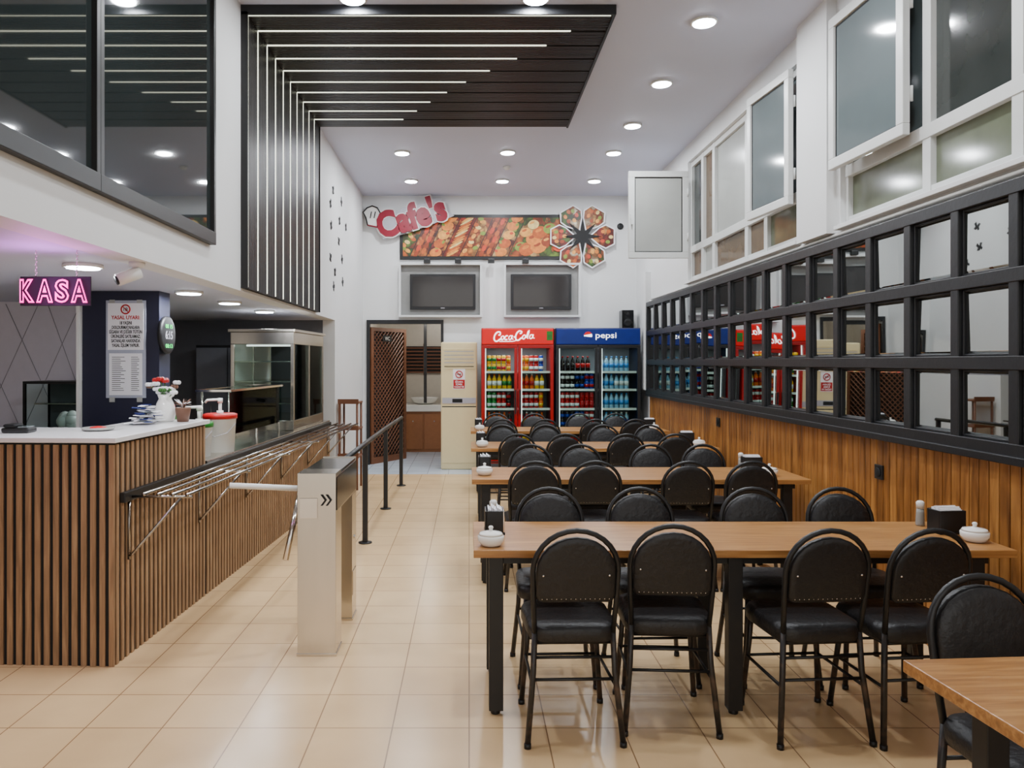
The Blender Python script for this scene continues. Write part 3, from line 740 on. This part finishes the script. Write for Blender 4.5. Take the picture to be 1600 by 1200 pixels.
# ------------------------------------------------------------------ turnstile
r=root('turnstile',(-.83,4.55,0),label='stainless tripod turnstile with horizontal arm',cat='turnstile')
x0,x1=-.935,-.725
b=B().box(x0,x1,4.18,4.36,0,.995,'steel'); b.box(x0-.004,x1+.004,4.176,4.364,0,.015,'steel')
b.box(x0+.012,x0+.11,4.177,4.18,.75,.86,'chrome')
fin(b,'front_pedestal',r,bev=.006)
b=B().box(x0+.02,x1,4.76,4.93,0,.78,'steel'); b.box(x0+.016,x1+.004,4.756,4.934,0,.015,'steel').box(x1,x1+.003,4.78,4.91,.15,.3,'steel').lathe([(.012,0),(.012,.006)],(x1,4.85,.5),'chrome',12,'x')
fin(b,'rear_pedestal',r,bev=.006)
b=B().box(x0,x1,4.361,4.93,.781,.975,'steel').box(x1,x1+.003,4.2,4.925,.79,.97,'blackgloss')
fin(b,'housing',r,bev=.003)
fin(B().box(x0+.003,x1-.003,4.362,4.92,.976,.99,'blackgloss').box(x0,x1,4.92,4.93,.976,.995,'steel'),'top_panel',r)
k=B()
for dx in (0,.028):
    X=-.808+dx
    k.prism([(X,.88),(X+.012,.88),(X+.034,.85),(X+.012,.82),(X,.82),(X+.022,.85)],4.173,4.178,'ink')
fin(k,'arrow_mark',r)
fin(B().lathe([(.05,0),(.055,-.03),(.04,-.06)],(x0,4.5,.86),'steel',20,'x'),'hub',r)
hb=(x0-.05,4.5,.86)
for e in ((-1.36,4.36,.9),(-1.02,4.27,.5),(-1.02,4.86,.52)):
    fin(B().tube([hb,e],.017,'white' if e[0]<-1.2 else 'chrome',12),'arm',r)
r=root('queue_railing',(-.89,8.3,0),label='black painted steel queue railing with three posts',cat='railing')
for (x,y) in ((-.92,6.8),(-.91,8.38),(-.88,9.95)):
    fin(B().box(x-.022,x+.022,y-.022,y+.022,.008,.86,'black').lathe([(.06,0),(.06,.01)],(x,y,0),'black',16),'post',r)
fin(B().tube([(-.92,5.1,.88),(-.92,6.8,.88),(-.91,8.38,.88),(-.88,10.0,.88)],.022,'black',12),'handrail',r)

# ------------------------------------------------------------------ washroom + door
w=B(); M['wtile']=P('beige_wall_tile',(204,198,186),0.35)
w.box(-1.75,-1.7,YB+.1,14.6,0,2.6,'wtile').box(-.38,-.33,YB+.1,14.6,0,2.6,'wtile').box(-1.7,-.38,14.5,14.6,0,2.6,'wtile').box(-1.75,-.33,YB+.1,14.6,2.6,2.65,'ceil')
fin(w,'wall_washroom',kind='structure',label='beige tiled washroom walls')
b=B().box(-1.6,-1.55,YB-.03,YB+.1,0,2.26,'blackwood').box(-.44,-.4,YB-.03,YB+.1,0,2.26,'blackwood').box(-1.55,-.44,YB-.03,YB+.1,2.2,2.26,'blackwood')
fin(b,'trim_5',kind='structure',label='dark door frame')
ang=math.atan2(.78,.5)
df=((-1.53,YB+.02,0),ang)
W_,H_=.9,2.15
b=B(); t=.06
b.box(0,W_,0,.035,0,.1,'brownwood').box(0,W_,0,.035,H_-t,H_,'brownwood').box(0,t,0,.035,.1,H_-t,'brownwood').box(W_-t,W_,0,.035,.1,H_-t,'brownwood').box(t,W_-t,.022,.026,.1,H_-t,'dark')
def clipseg(c,s_):
    pts=[]
    x0,x1,z0,z1=t,W_-t,.1,H_-t
    for z in (z0,z1):
        x=c+s_*z
        if x0<=x<=x1: pts.append((x,z))
    for x in (x0,x1):
        z=(x-c)/s_
        if z0<z<z1: pts.append((x,z))
    return pts[:2] if len(pts)>=2 else None
for s_ in (1,-1):
    c=-2.4
    while c<3.4:
        q=clipseg(c,s_)
        if q: b.tube([(q[0][0],.012 if s_>0 else .02,q[0][1]),(q[1][0],.012 if s_>0 else .02,q[1][1])],.010,'brownwood',4)
        c+=.085
b.box(.28,.5,-.006,.0,1.93,2.03,'ink').text('WC',.33,.45,1.95,2.01,-.007,'white')
fin(b,'door_1',frame=df,kind='structure',label='brown wooden lattice door standing open',origin=(0,0,0))
r=root('washbasin_vanity',(-.85,13.9,0),label='brown vanity cabinet with white washbasin in washroom',cat='washbasin')
fin(B().box(-1.2,-.42,13.7,14.3,0,.72,'vanity'),'body',r)
for x in (-1.18,-.8):
    d=fin(B().box(x,x+.36,13.68,13.698,.05,.68,'vanity'),'door',r,bev=.006)
    fin(B().blob((x+.18,13.67,.55),.015,'chrome',6),'knob',d)
b=B().box(-1.22,-.4,13.66,14.32,.721,.84,'porcelain'); b.lathe([(.12,0),(.2,.03),(.26,.12),(.24,.12),(.1,.03)],(-.81,13.98,.84),'porcelain',24)
fin(b,'basin',r,bev=.01)
fin(B().tube([(-.81,14.25,.84),(-.81,14.25,1.12),(-.81,14.14,1.15),(-.81,14.08,1.1)],.013,'chrome'),'faucet',r)
b=B().box(-1.25,-.4,14.46,14.49,1.4,1.9,'dark')
for s_ in range(8): b.box(-1.25,-.4,14.44,14.46,1.4+s_*.065,1.425+s_*.065,'brownwood')
b.box(-1.28,-1.22,14.42,14.49,1.36,1.95,'brownwood').box(-.86,-.82,14.42,14.49,1.36,1.95,'brownwood')
fin(b,'window_7',kind='structure',label='brown louvred washroom window')
fin(B().box(-.78,-.73,13.2,13.26,0.9,2.6,'blackwood'),'trim_6',kind='structure',label='dark slim post')
L=bpy.data.lights.new('washroom_bulb','POINT'); L.energy=24; L.color=(1,.93,.82); L.shadow_soft_size=.08
r=root('ceiling_bulb',(-.9,13.2,2.5),label='small round bulb on the washroom ceiling',cat='lamp')
fin(B().lathe([(.05,.1),(.05,.08),(.03,.06)],(-.7,13.0,2.5),'white').blob((-.7,13.0,2.52),.04,'whitelit'),'bulb_holder',r)
o=bpy.data.objects.new('washroom_bulb',L); C.objects.link(o); o.parent=r; o.location=(.2,-.2,-.1)

# ------------------------------------------------------------------ floor-standing AC
r=root('air_conditioner',(-.15,11.6,0),label='beige floor standing air conditioner with no smoking notice',cat='air conditioner')
x0,x1,y0,y1=-.42,.12,11.45,11.8
fin(B().box(x0,x1,y0,y1,0,1.9,'beige'),'body',r,bev=.02,seg=3)
b=B().box(x0+.03,x1-.03,y0-.008,y0-.001,1.5,1.86,'beige')
for i in range(9): b.box(x0+.05,x1-.05,y0-.014,y0-.008,1.56+i*.028,1.57+i*.028,'greyplate' if i%2 else 'beige')
b.box(x0+.05,x1-.05,y0-.012,y0-.008,1.53,1.54,'dark')
fin(b,'air_outlet',r)
fin(B().box(x0+.015,x1-.015,y0-.008,y0-.001,.1,.93,'beige').box(x0+.015,x1-.015,y0-.004,y0-.001,.93,.945,'dark'),'lower_panel',r,bev=.003)
fin(B().box(x0+.02,x1-.02,y0-.01,y0-.001,.985,1.07,'greyplate').box(-.25,-.1,y0-.012,y0-.01,1.0,1.055,'ink'),'control_panel',r)
k=B().box(-.24,-.06,y0-.004,y0-.001,1.2,1.5,'paper').box(-.235,-.065,y0-.006,y0-.004,1.21,1.34,'redink')
ring=[(-.15+.05*math.cos(t*.4),y0-.008,1.42+.05*math.sin(t*.4)) for t in range(16)]
k.tube(ring,.007,'redink',6,closed=True).tube([(-.185,y0-.008,1.455),(-.115,y0-.008,1.385)],.006,'redink',6).box(-.18,-.12,y0-.006,y0-.004,1.413,1.427,'ink')
k.text('SİGARA\nİÇMEK\nYASAKTIR',-.225,-.075,1.22,1.33,y0-.006,'paper',bold=.01)
fin(k,'no_smoking_notice',r,label='white and red no smoking notice')

# ------------------------------------------------------------------ fridges with drinks
bm={}
def bottle_mesh(kind,c1,c2,c3):
    key=(kind,c1,c2,c3)
    if key in bm: return bm[key]
    b=B()
    def mm(c): 
        n='liquid_%d_%d_%d'%c
        if n not in M: M[n]=P(n,c,0.2,var=.05)
        return M[n]
    if kind=='can':
        b.lathe([(.028,0),(.033,.008),(.033,.108),(.027,.118)],(0,0,0),mm(c1),12); b.lathe([(.0335,.035),(.0335,.08)],(0,0,0),mm(c2),12); b.lathe([(.027,.118),(.026,.12)],(0,0,0),'chrome',12)
    elif kind=='pet':
        b.lathe([(.03,0),(.034,.01),(.033,.14),(.03,.16),(.014,.195),(.013,.21)],(0,0,0),mm(c1),12); b.lathe([(.0345,.06),(.0345,.125)],(0,0,0),mm(c2),12); b.lathe([(.015,.208),(.015,.228)],(0,0,0),mm(c3),12)
    else:
        b.lathe([(.038,0),(.045,.015),(.044,.17),(.04,.2),(.016,.26),(.014,.275)],(0,0,0),mm(c1),12); b.lathe([(.0455,.08),(.0455,.16)],(0,0,0),mm(c2),12); b.lathe([(.017,.272),(.017,.295)],(0,0,0),mm(c3),12)
    o=fin(b,'tmp',origin=(0,0,0)); me=o.data; bpy.data.objects.remove(o); bm[key]=me; return me
RED=(170,10,16);WH=(225,225,225);YE=(220,165,20);OR=(220,90,14);BK=(26,12,10);GR=(24,110,40);BL=(18,50,150);WA=(140,180,206);LB=(60,130,200);PU=(70,26,90)
def fridge(x0,x1,body,lit,contents,label,grp,frontdoor):
    y0,y1=11.2,11.8; t=.05; z0,z1=.12,2.1
    r=root('drinks_fridge',((x0+x1)/2,(y0+y1)/2,0),label=label,cat='fridge')
    b=B().box(x0,x0+t,y0,y1,z0,z1,body).box(x1-t,x1,y0,y1,z0,z1,body).box(x0+t,x1-t,y1-t,y1,z0,z1,'greyplate').box(x0+t,x1-t,y0,y1-t,z0,z0+.12,body).box(x0+t,x1-t,y0,y1-t,1.84,z1,body)
    for x in (x0+.06,x1-.06):
        for y in (y0+.06,y1-.06): b.lathe([(.025,0),(.025,.12)],(x,y,0),'black',10)
    fin(b,'body',r,bev=.006)
    fin(B().box(x0+.01,x1-.01,y0-.03,y0-.001,1.86,2.09,lit),'header_sign',r,bev=.01)
    xm=(x0+x1)/2
    for (a,c) in ((x0+.005,xm-.004),(xm+.004,x1-.005)):
        d=B(); f=.045
        d.box(a,c,y0-.03,y0-.001,.14,.14+f,frontdoor).box(a,c,y0-.03,y0-.001,1.85-f,1.85,frontdoor).box(a,a+f,y0-.03,y0-.001,.14+f,1.85-f,frontdoor).box(c-f,c,y0-.03,y0-.001,.14+f,1.85-f,frontdoor)
        dd=fin(d,'door',r,bev=.004)
        fin(B().box(a+f,c-f,y0-.02,y0-.014,.14+f,1.85-f,'clear'),'glass_pane',dd)
        hx=c-.03 if a<xm-.1 else a+.03
        fin(B().box(hx-.01,hx+.01,y0-.055,y0-.031,.85,1.2,'black'),'handle',dd)
        fin(B().box(a+.05,a+.062,y0+.02,y0+.035,.3,1.8,'whitelit'),'light_tube',r)
    sh=[.36,.64,.92,1.2,1.46]
    for z in sh: fin(B().box(x0+t+.002,x1-t-.002,y0+.04,y1-t-.01,z-.014,z,'greyplate').box(x0+t+.002,x1-t-.002,y0+.036,y0+.04,z-.02,z+.012,'white'),'shelf',r)
    L=bpy.data.lights.new('fridge_light','AREA'); L.shape='RECTANGLE'; L.size=.85; L.size_y=.05; L.energy=4 if frontdoor=='red' else 2.2; L.color=(.95,.98,1)
    o=bpy.data.objects.new('fridge_light',L); C.objects.link(o); o.parent=r; o.location=(0,y0+.06-(y0+y1)/2,1.82)
    for ri,rowc in enumerate(contents):
        z=sh[4-ri]
        for di,(a,c) in enumerate(((x0+t+.03,xm-.03),(xm+.03,x1-t-.03))):
            kind,cols=rowc[di]
            pitch={'can':.071,'pet':.074,'big':.096}[kind]
            n=int((c-a)/pitch); 
            for i in range(n):
                col=cols[(i*len(cols)//n)%len(cols)]
                me=bottle_mesh(kind,*col)
                nm={'can':'drink_can','pet':'drink_bottle','big':'large_drink_bottle'}[kind]
                lb={'can':'small aluminium soft drink can on fridge shelf','pet':'small plastic drink bottle on fridge shelf','big':'large plastic soft drink bottle on fridge shelf'}[kind]
                for lay in range(2 if kind=='can' else 1):
                    o=bpy.data.objects.new(nm,me); C.objects.link(o)
                    o.location=(a+pitch*(i+.5),y0+.11,z+lay*.1203); meta(o,lb,'can' if kind=='can' else 'bottle',grp)
    return r
rc=(RED,WH,RED); fa=(OR,YE,OR); co=(BK,RED,RED)
c1=[(('can',[(YE,GR,WH),(YE,RED,WH),fa]),('can',[(OR,YE,WH),(RED,WH,RED),(BL,WH,WH)])),
    (('pet',[(YE,WH,OR),(YE,GR,GR)]),('pet',[(OR,RED,WH),(YE,WH,RED)])),
    (('can',[(GR,WH,GR),rc,(BK,RED,RED)]),('can',[rc,rc,fa])),
    (('pet',[fa,(OR,WH,OR),co]),('pet',[(RED,YE,WH),(OR,RED,OR)])),
    (('big',[co,fa,(BL,WH,BL)]),('big',[fa,(PU,WH,PU),co]))]
fr=fridge(.18,1.235,'red','redlit',c1,'red glass door drinks fridge with lit red header','drinks in the red fridge','red')
wt=(WA,LB,LB); bk=(BK,BL,BL)
c2=[(('pet',[(BK,BK,RED),(BK,RED,RED)]),('pet',[wt])),(('can',[(BK,WH,WH),bk,(BL,RED,WH)]),('pet',[wt,(WA,WH,BL)])),
    (('can',[(RED,WH,RED),(RED,RED,WH)]),('pet',[wt])),(('can',[bk,(BL,WH,BL),(RED,WH,BL)]),('pet',[wt,(WA,BL,WH)])),
    (('big',[co,bk]),('big',[(WA,LB,BL)]))]
fr2=fridge(1.26,2.5,'blue','bluelit',c2,'dark blue glass door drinks fridge with lit header','drinks in the blue fridge','blackwood')
b=B(); yy=11.2-.034
def st(pts,w=.0085): b.tube([(.37+p[0]*.0088,yy,1.915+p[1]*.0092+p[0]*.0004) for p in pts],w,'whitelit',6)
def arc(cx,cz,rx,rz,a0,a1,n=12,sl=.25): 
    return [(cx+rx*math.cos(math.radians(a0+(a1-a0)*i/n))+sl*rz*math.sin(math.radians(a0+(a1-a0)*i/n)),cz+rz*math.sin(math.radians(a0+(a1-a0)*i/n))) for i in range(n+1)]
st(arc(5,6,5.5,7.5,50,320)+[(12,3)],.010); st([(9,12)]+arc(8.2,10,1.5,2,90,-150,6))
st(arc(13,3.5,2.5,3.2,0,360),.007); st(arc(19.5,3.5,2.6,3.2,50,320)); st(arc(26,3.5,2.5,3.2,0,360),.007); st([(29.5,7),(28.3,1.5),(31,.5)],.007)
st([(31.5,4),(34,4.4)],.008)
st(arc(40,6,5,7.5,50,320)+[(46.5,3)],.010); st([(38,-1),(30,-2.6),(18,-2.2),(8,-1.8)],.005); st(arc(43.5,11,1.4,2,90,-150,6))
st(arc(48.5,3.5,2.5,3.2,0,360),.007); st([(52,2),(55.5,12),(57.3,14),(56.8,10),(54,2),(55.5,.5)],.007)
st(arc(60.5,3.5,2.5,3.2,0,360),.007); st([(64,7),(63,1.5),(66,.8)],.007)
fin(b,'sign_lettering',fr,label='white flowing script lettering')
fin(B().box(1.13,1.215,yy,yy+.005,1.92,2.05,'green').box(1.14,1.205,yy-.002,yy,1.96,2.0,'leaf'),'energy_sticker',fr,label='green square sticker')
b=B().text('pepsi',1.84,2.14,1.925,2.03,yy,'whitelit',.004,bold=.0)
cx,cz,R=1.73,1.985,.06
def seg(a0,a1,mat,yo):
    pts=[(cx+R*math.cos(math.radians(a0+(a1-a0)*i/14)),cz+R*math.sin(math.radians(a0+(a1-a0)*i/14))) for i in range(15)]
    b.prism(pts,yy-yo-.002,yy-yo+.006,mat)
seg(0,360,'whitelit',0); seg(28,172,'redlit',.004); seg(188,340,'bluelit',.004)
fin(b,'sign_lettering',fr2,label='white lowercase lettering with round red white blue emblem')
r=root('speaker',(2.42,11.82,2.12),label='small black loudspeaker above the blue fridge',cat='speaker')
fin(B().box(2.34,2.52,11.75,11.99,2.12,2.4,'blackgloss'),'cabinet',r,bev=.008)
fin(B().lathe([(.06,0),(.065,-.012),(.03,-.004)],(2.43,11.75,2.2),'ink',20,'y').lathe([(.03,0),(.03,-.01),(.01,-.006)],(2.43,11.75,2.33),'ink',16,'y'),'driver',r)

# ------------------------------------------------------------------ banner, sign, TVs
yb=YB-.001
r=root('food_banner',(.3,YB-.03,3.2),label='black framed banner with collage of cooked dishes',cat='banner')
x0,x1,z0_,z1_=-1.08,1.60,3.20,3.90
fin(B().box(x0,x1,yb-.04,yb,z0_,z1_,'black'),'board',r,bev=.004)
pal=[[(90,120,36),(140,54,20),(186,110,46),(60,96,28),(206,156,86),(160,80,30)],[(150,66,20),(190,110,40),(106,44,16),(70,100,32),(210,130,60)],[(200,124,44),(160,72,24),(214,160,90),(130,34,20)],
     [(170,46,20),(206,96,32),(136,32,18),(80,116,36),(224,140,60)],[(206,126,44),(180,86,28),(220,170,90)],[(170,76,22),(130,48,16),(204,110,40),(180,96,30)],[(190,130,44),(120,50,20),(80,116,34),(216,180,120)]]
tones=[P('grill_%d'%i,c,.45,var=.5,ns=22) for i,c in enumerate([(176,84,30),(206,120,44),(140,56,22),(222,150,66),(186,60,30),(120,140,50),(226,190,120)])]
n=7; W0=x0+.05; W1=x1-.85; sl=.14; b=B()
ZA,ZB=z0_+.05,z1_-.05
def ell(x,z,rx,rz,a,y,mt,clipf):
    pts=[]
    for t in range(12):
        u,v=rx*math.cos(t*math.pi/6),rz*math.sin(t*math.pi/6)
        X=x+u*math.cos(a)-v*math.sin(a); Z=z+u*math.sin(a)+v*math.cos(a)
        Z=max(ZA,min(ZB,Z)); lo,hi=clipf(Z); X=max(lo,min(hi,X)); pts.append((X,Z))
    b.prism(pts,y-.0006,y,mt)
for i in range(n):
    fm=food('food_photo_%d'%i,pal[i],scale=10+i%3*4)
    a=W0+(W1-W0)*i/n; c=W0+(W1-W0)*(i+1)/n-.012
    b.prism([(max(W0,a-sl),ZA),(c-sl,ZA),(c+sl,ZB),(a+sl if i else W0,ZB)],yb-.044,yb-.041,fm)
    def cf(Z,a=a,c=c,i=i):
        s_=-sl+2*sl*(Z-ZA)/(ZB-ZA); return (W0 if i==0 else a+s_),c+s_
    yy2=yb-.0445
    kind=i%4
    for j in range(13):
        z=ZA+.04+(ZB-ZA-.06)*j/12.0; lo,hi=cf(z); mid=(lo+hi)/2
        yy2-=.0007
        if kind==0: ell(mid+random.uniform(-.09,.09),z,.045,.03,random.uniform(-1,1),yy2,tones[[0,3,5,1,6][j%5]],cf)
        elif kind==1: ell(mid+(.05 if j%2 else -.05),z,.06,.032,1.1,yy2,tones[[2,0,4][j%3]],cf)
        elif kind==2:
            if j%3==0: ell(mid,z+.02,.095,.07,.3,yy2,tones[[1,0,3,1][j//3%4]],cf)
            else: ell(mid+random.uniform(-.1,.1),z,.03,.02,random.uniform(-1,1),yy2,tones[[5,4][j%2]],cf)
        else: ell(mid,z,.12,.016,.5,yy2,tones[[3,1,0,6][j%4]],cf)
b.prism([(W1-sl,ZA),(x1-.05,ZA),(x1-.05,ZB),(W1+sl,ZB)],yb-.044,yb-.041,food('food_photo_8',[(110,140,40),(180,86,26),(206,110,34),(80,110,30),(226,190,120),(196,104,30)],9))
yy2=yb-.0445
for (x,z,rr,ci) in ((.80,3.40,.09,5),(.90,3.36,.13,0),(1.08,3.40,.13,1),(1.22,3.48,.10,2),(1.0,3.52,.12,1),(.88,3.62,.09,3),(1.10,3.62,.12,0),(1.25,3.68,.10,5),(1.0,3.74,.09,6),(1.40,3.4,.1,4),(1.38,3.6,.11,3)):
    yy2-=.0008
    ell(x,z,rr,rr*.8,.3,yy2,tones[ci],lambda Z:(W1-.1,x1-.06)); yy2-=.0008
    ell(x-.02,z+.03,rr*.45,rr*.2,.4,yy2,tones[(ci+1)%4],lambda Z:(W1-.1,x1-.06))
fin(b,'photo_collage',r)
for px in (668,716,767,820):
    X=(px-733)/100; 
    fin(B().tube([(X,yb-.04,3.22),(X,yb-.12,3.18)],.008,'black',8).box(X-.05,X+.05,yb-.17,yb-.10,3.13,3.19,'black').box(X-.04,X+.04,yb-.165,yb-.105,3.19,3.193,'greyplate'),'spotlight',r)
r=root('petal_sign',(1.77,YB-.05,3.1),label='six food photo petals around a black star',cat='sign')
cx,cz=1.76,3.55
for i in range(6):
    a=math.radians(90+30+60*i)
    def rp(lst,a=a): return [(cx+u*math.cos(a)-v*math.sin(a),cz+u*math.sin(a)+v*math.cos(a)) for u,v in lst]
    shp=[(.09,0),(.26,-.145),(.36,-.19),(.50,-.12),(.50,.12),(.36,.19),(.26,.145)]
    b=B().prism(rp(shp),yb-.085-.0004*i,yb-.06,'paper'); s2=[(.12,0),(.265,-.128),(.36,-.17),(.482,-.108),(.482,.108),(.36,.17),(.265,.128)]
    b.prism(rp(s2),yb-.090,yb-.0875,food('petal_photo_%d'%i,pal[(i*2+1)%7]+[(210,200,170)],12))
    for j in range(6):
        u,v=.36+.08*math.cos(j*1.1+i),.09*math.sin(j*1.1+i)
        pc=rp([(u+.035*math.cos(t*.7),v+.028*math.sin(t*.7)) for t in range(9)])
        b.prism(pc,yb-.0912-.0004*j,yb-.090,tones[(i+j)%7])
    fin(b,'petal',r)
pts=[]
for i in range(16):
    a=math.radians(90+22.5*i); rr=.29 if i%2==0 else .095
    pts.append((cx+rr*math.cos(a),cz+rr*math.sin(a)))
fin(B().prism(pts,yb-.103,yb-.095,'ink').box(cx-.02,cx+.02,yb-.095,yb,cz-.02,cz+.02,'ink'),'star',r)
r=root('cafe_sign',(-.95,YB-.08,3.5),label='maroon cut-out lettering with white chef hat',cat='sign')
ro=math.radians(17)
c0=(-.91,3.84)
b=B()
def R2(x,z): return (c0[0]+x*math.cos(ro)-z*math.sin(ro),c0[1]+x*math.sin(ro)+z*math.cos(ro))
out=[(-.50,-.20),(-.2,-.21),(.2,-.20),(.5,-.18),(.66,-.17),(.56,-.02),(.54,.15),(.42,.18),(.2,.15),(.12,.18),(-.08,.18),(-.14,.15),(-.45,.16),(-.53,-.05)]
b.prism([R2(*p) for p in out],yb-.10,yb-.07,'greyplate'); b.box(-.96,-.9,yb-.07,yb,3.78,3.86,'greyplate')
fin(b,'backing_plate',r)
b=B().text("Cafe's",c0[0]-.56,c0[0]+.58,c0[1]-.22,c0[1]+.26,yb-.101,'white',.012,rot=ro,bold=.075)
b.text("Cafe's",c0[0]-.54,c0[0]+.56,c0[1]-.20,c0[1]+.24,yb-.114,'maroon',.012,rot=ro,bold=.05)
fin(b,'lettering',r)
b=B()
for j,(dx,dz,rr) in enumerate(((-.07,.05,.075),(0,.09,.08),(.07,.05,.07),(0,.02,.07))):
    b.prism([(-1.5+dx+rr*math.cos(t*.45),3.86+dz+rr*math.sin(t*.45)) for t in range(14)],yb-.10-.002*j,yb-.07,'white')
b.prism([(-1.57,3.72),(-1.42,3.69),(-1.40,3.82),(-1.58,3.84)],yb-.115,yb-.07,'white')
b.tube([(-1.57,yb-.118,3.72),(-1.60,yb-.115,3.84),(-1.64,yb-.115,3.92),(-1.58,yb-.115,3.99),(-1.5,yb-.115,4.02),(-1.42,yb-.115,3.99),(-1.37,yb-.115,3.9),(-1.40,yb-.115,3.82),(-1.42,yb-.118,3.69)],.010,'ink',6).tube([(-1.57,yb-.12,3.72),(-1.42,yb-.12,3.69)],.012,'maroon',6).tube([(-1.53,yb-.118,3.83),(-1.51,yb-.118,3.93)],.007,'ink',6).tube([(-1.47,yb-.118,3.83),(-1.45,yb-.118,3.93)],.007,'ink',6)
b.box(-1.53,-1.47,yb-.07,yb,3.8,3.84,'white')
fin(b,'chef_hat',r)
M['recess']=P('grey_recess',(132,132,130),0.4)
M['niche']=P('niche_surround',(206,208,208),0.5)
for i,(a,c,ta,tc) in enumerate(((-1.06,.17,-.92,.10),(.57,1.70,.65,1.59))):
    z0_,z1_=2.33,3.11
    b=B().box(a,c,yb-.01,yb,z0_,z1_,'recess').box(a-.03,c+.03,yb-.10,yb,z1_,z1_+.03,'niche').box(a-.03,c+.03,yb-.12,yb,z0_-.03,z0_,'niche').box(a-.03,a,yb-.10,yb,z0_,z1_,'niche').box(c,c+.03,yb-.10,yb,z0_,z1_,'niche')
    fin(b,'trim_%d'%(7+i),kind='structure',label='shallow grey framed wall niche')
    r=root('television',((ta+tc)/2,yb-.05,2.41),label='black flat screen television in wall niche, switched off',cat='television',group='wall televisions')
    fin(B().box(ta,tc,yb-.065,yb-.02,2.42,2.97,'blackmatte').box(ta+.3,tc-.3,yb-.02,yb-.01,2.6,2.8,'black'),'casing',r,bev=.003)
    fin(B().box(ta+.04,tc-.04,yb-.068,yb-.066,2.465,2.935,'screen'),'screen',r)
    fin(B().box((ta+tc)/2-.03,(ta+tc)/2+.03,yb-.0665,yb-.0655,2.435,2.447,'greyplate'),'badge',r)
fin(B().lathe([(.05,0),(.05,-.02),(.02,-.025)],(2.36,YB,3.72),'black',16,'y'),'wall_hook',label='small black round fitting on the white wall',cat='wall fitting')

# ------------------------------------------------------------------ world + camera
wd=bpy.data.worlds.new('World'); bpy.context.scene.world=wd; wd.use_nodes=True
nt=wd.node_tree; bg=nt.nodes['Background']
tc=nt.nodes.new('ShaderNodeTexCoord'); gr=nt.nodes.new('ShaderNodeSeparateXYZ'); rp=nt.nodes.new('ShaderNodeValToRGB')
nt.links.new(tc.outputs['Generated'],gr.inputs[0]); nt.links.new(gr.outputs['Z'],rp.inputs[0])
rp.color_ramp.elements[0].position=0.0; rp.color_ramp.elements[0].color=(.55,.51,.45,1); rp.color_ramp.elements[1].position=.25; rp.color_ramp.elements[1].color=(1.0,.98,.95,1)
nt.links.new(rp.outputs[0],bg.inputs[0]); bg.inputs['Strength'].default_value=2.0
cam=bpy.data.cameras.new('Camera'); co_=bpy.data.objects.new('Camera',cam); C.objects.link(co_)
co_.location=(0,0,1.6); co_.rotation_euler=(math.radians(90),0,0)
cam.sensor_width=36; cam.lens=27; cam.shift_x=67/1600; cam.shift_y=-34/1600; cam.clip_start=.05
bpy.context.scene.camera=co_
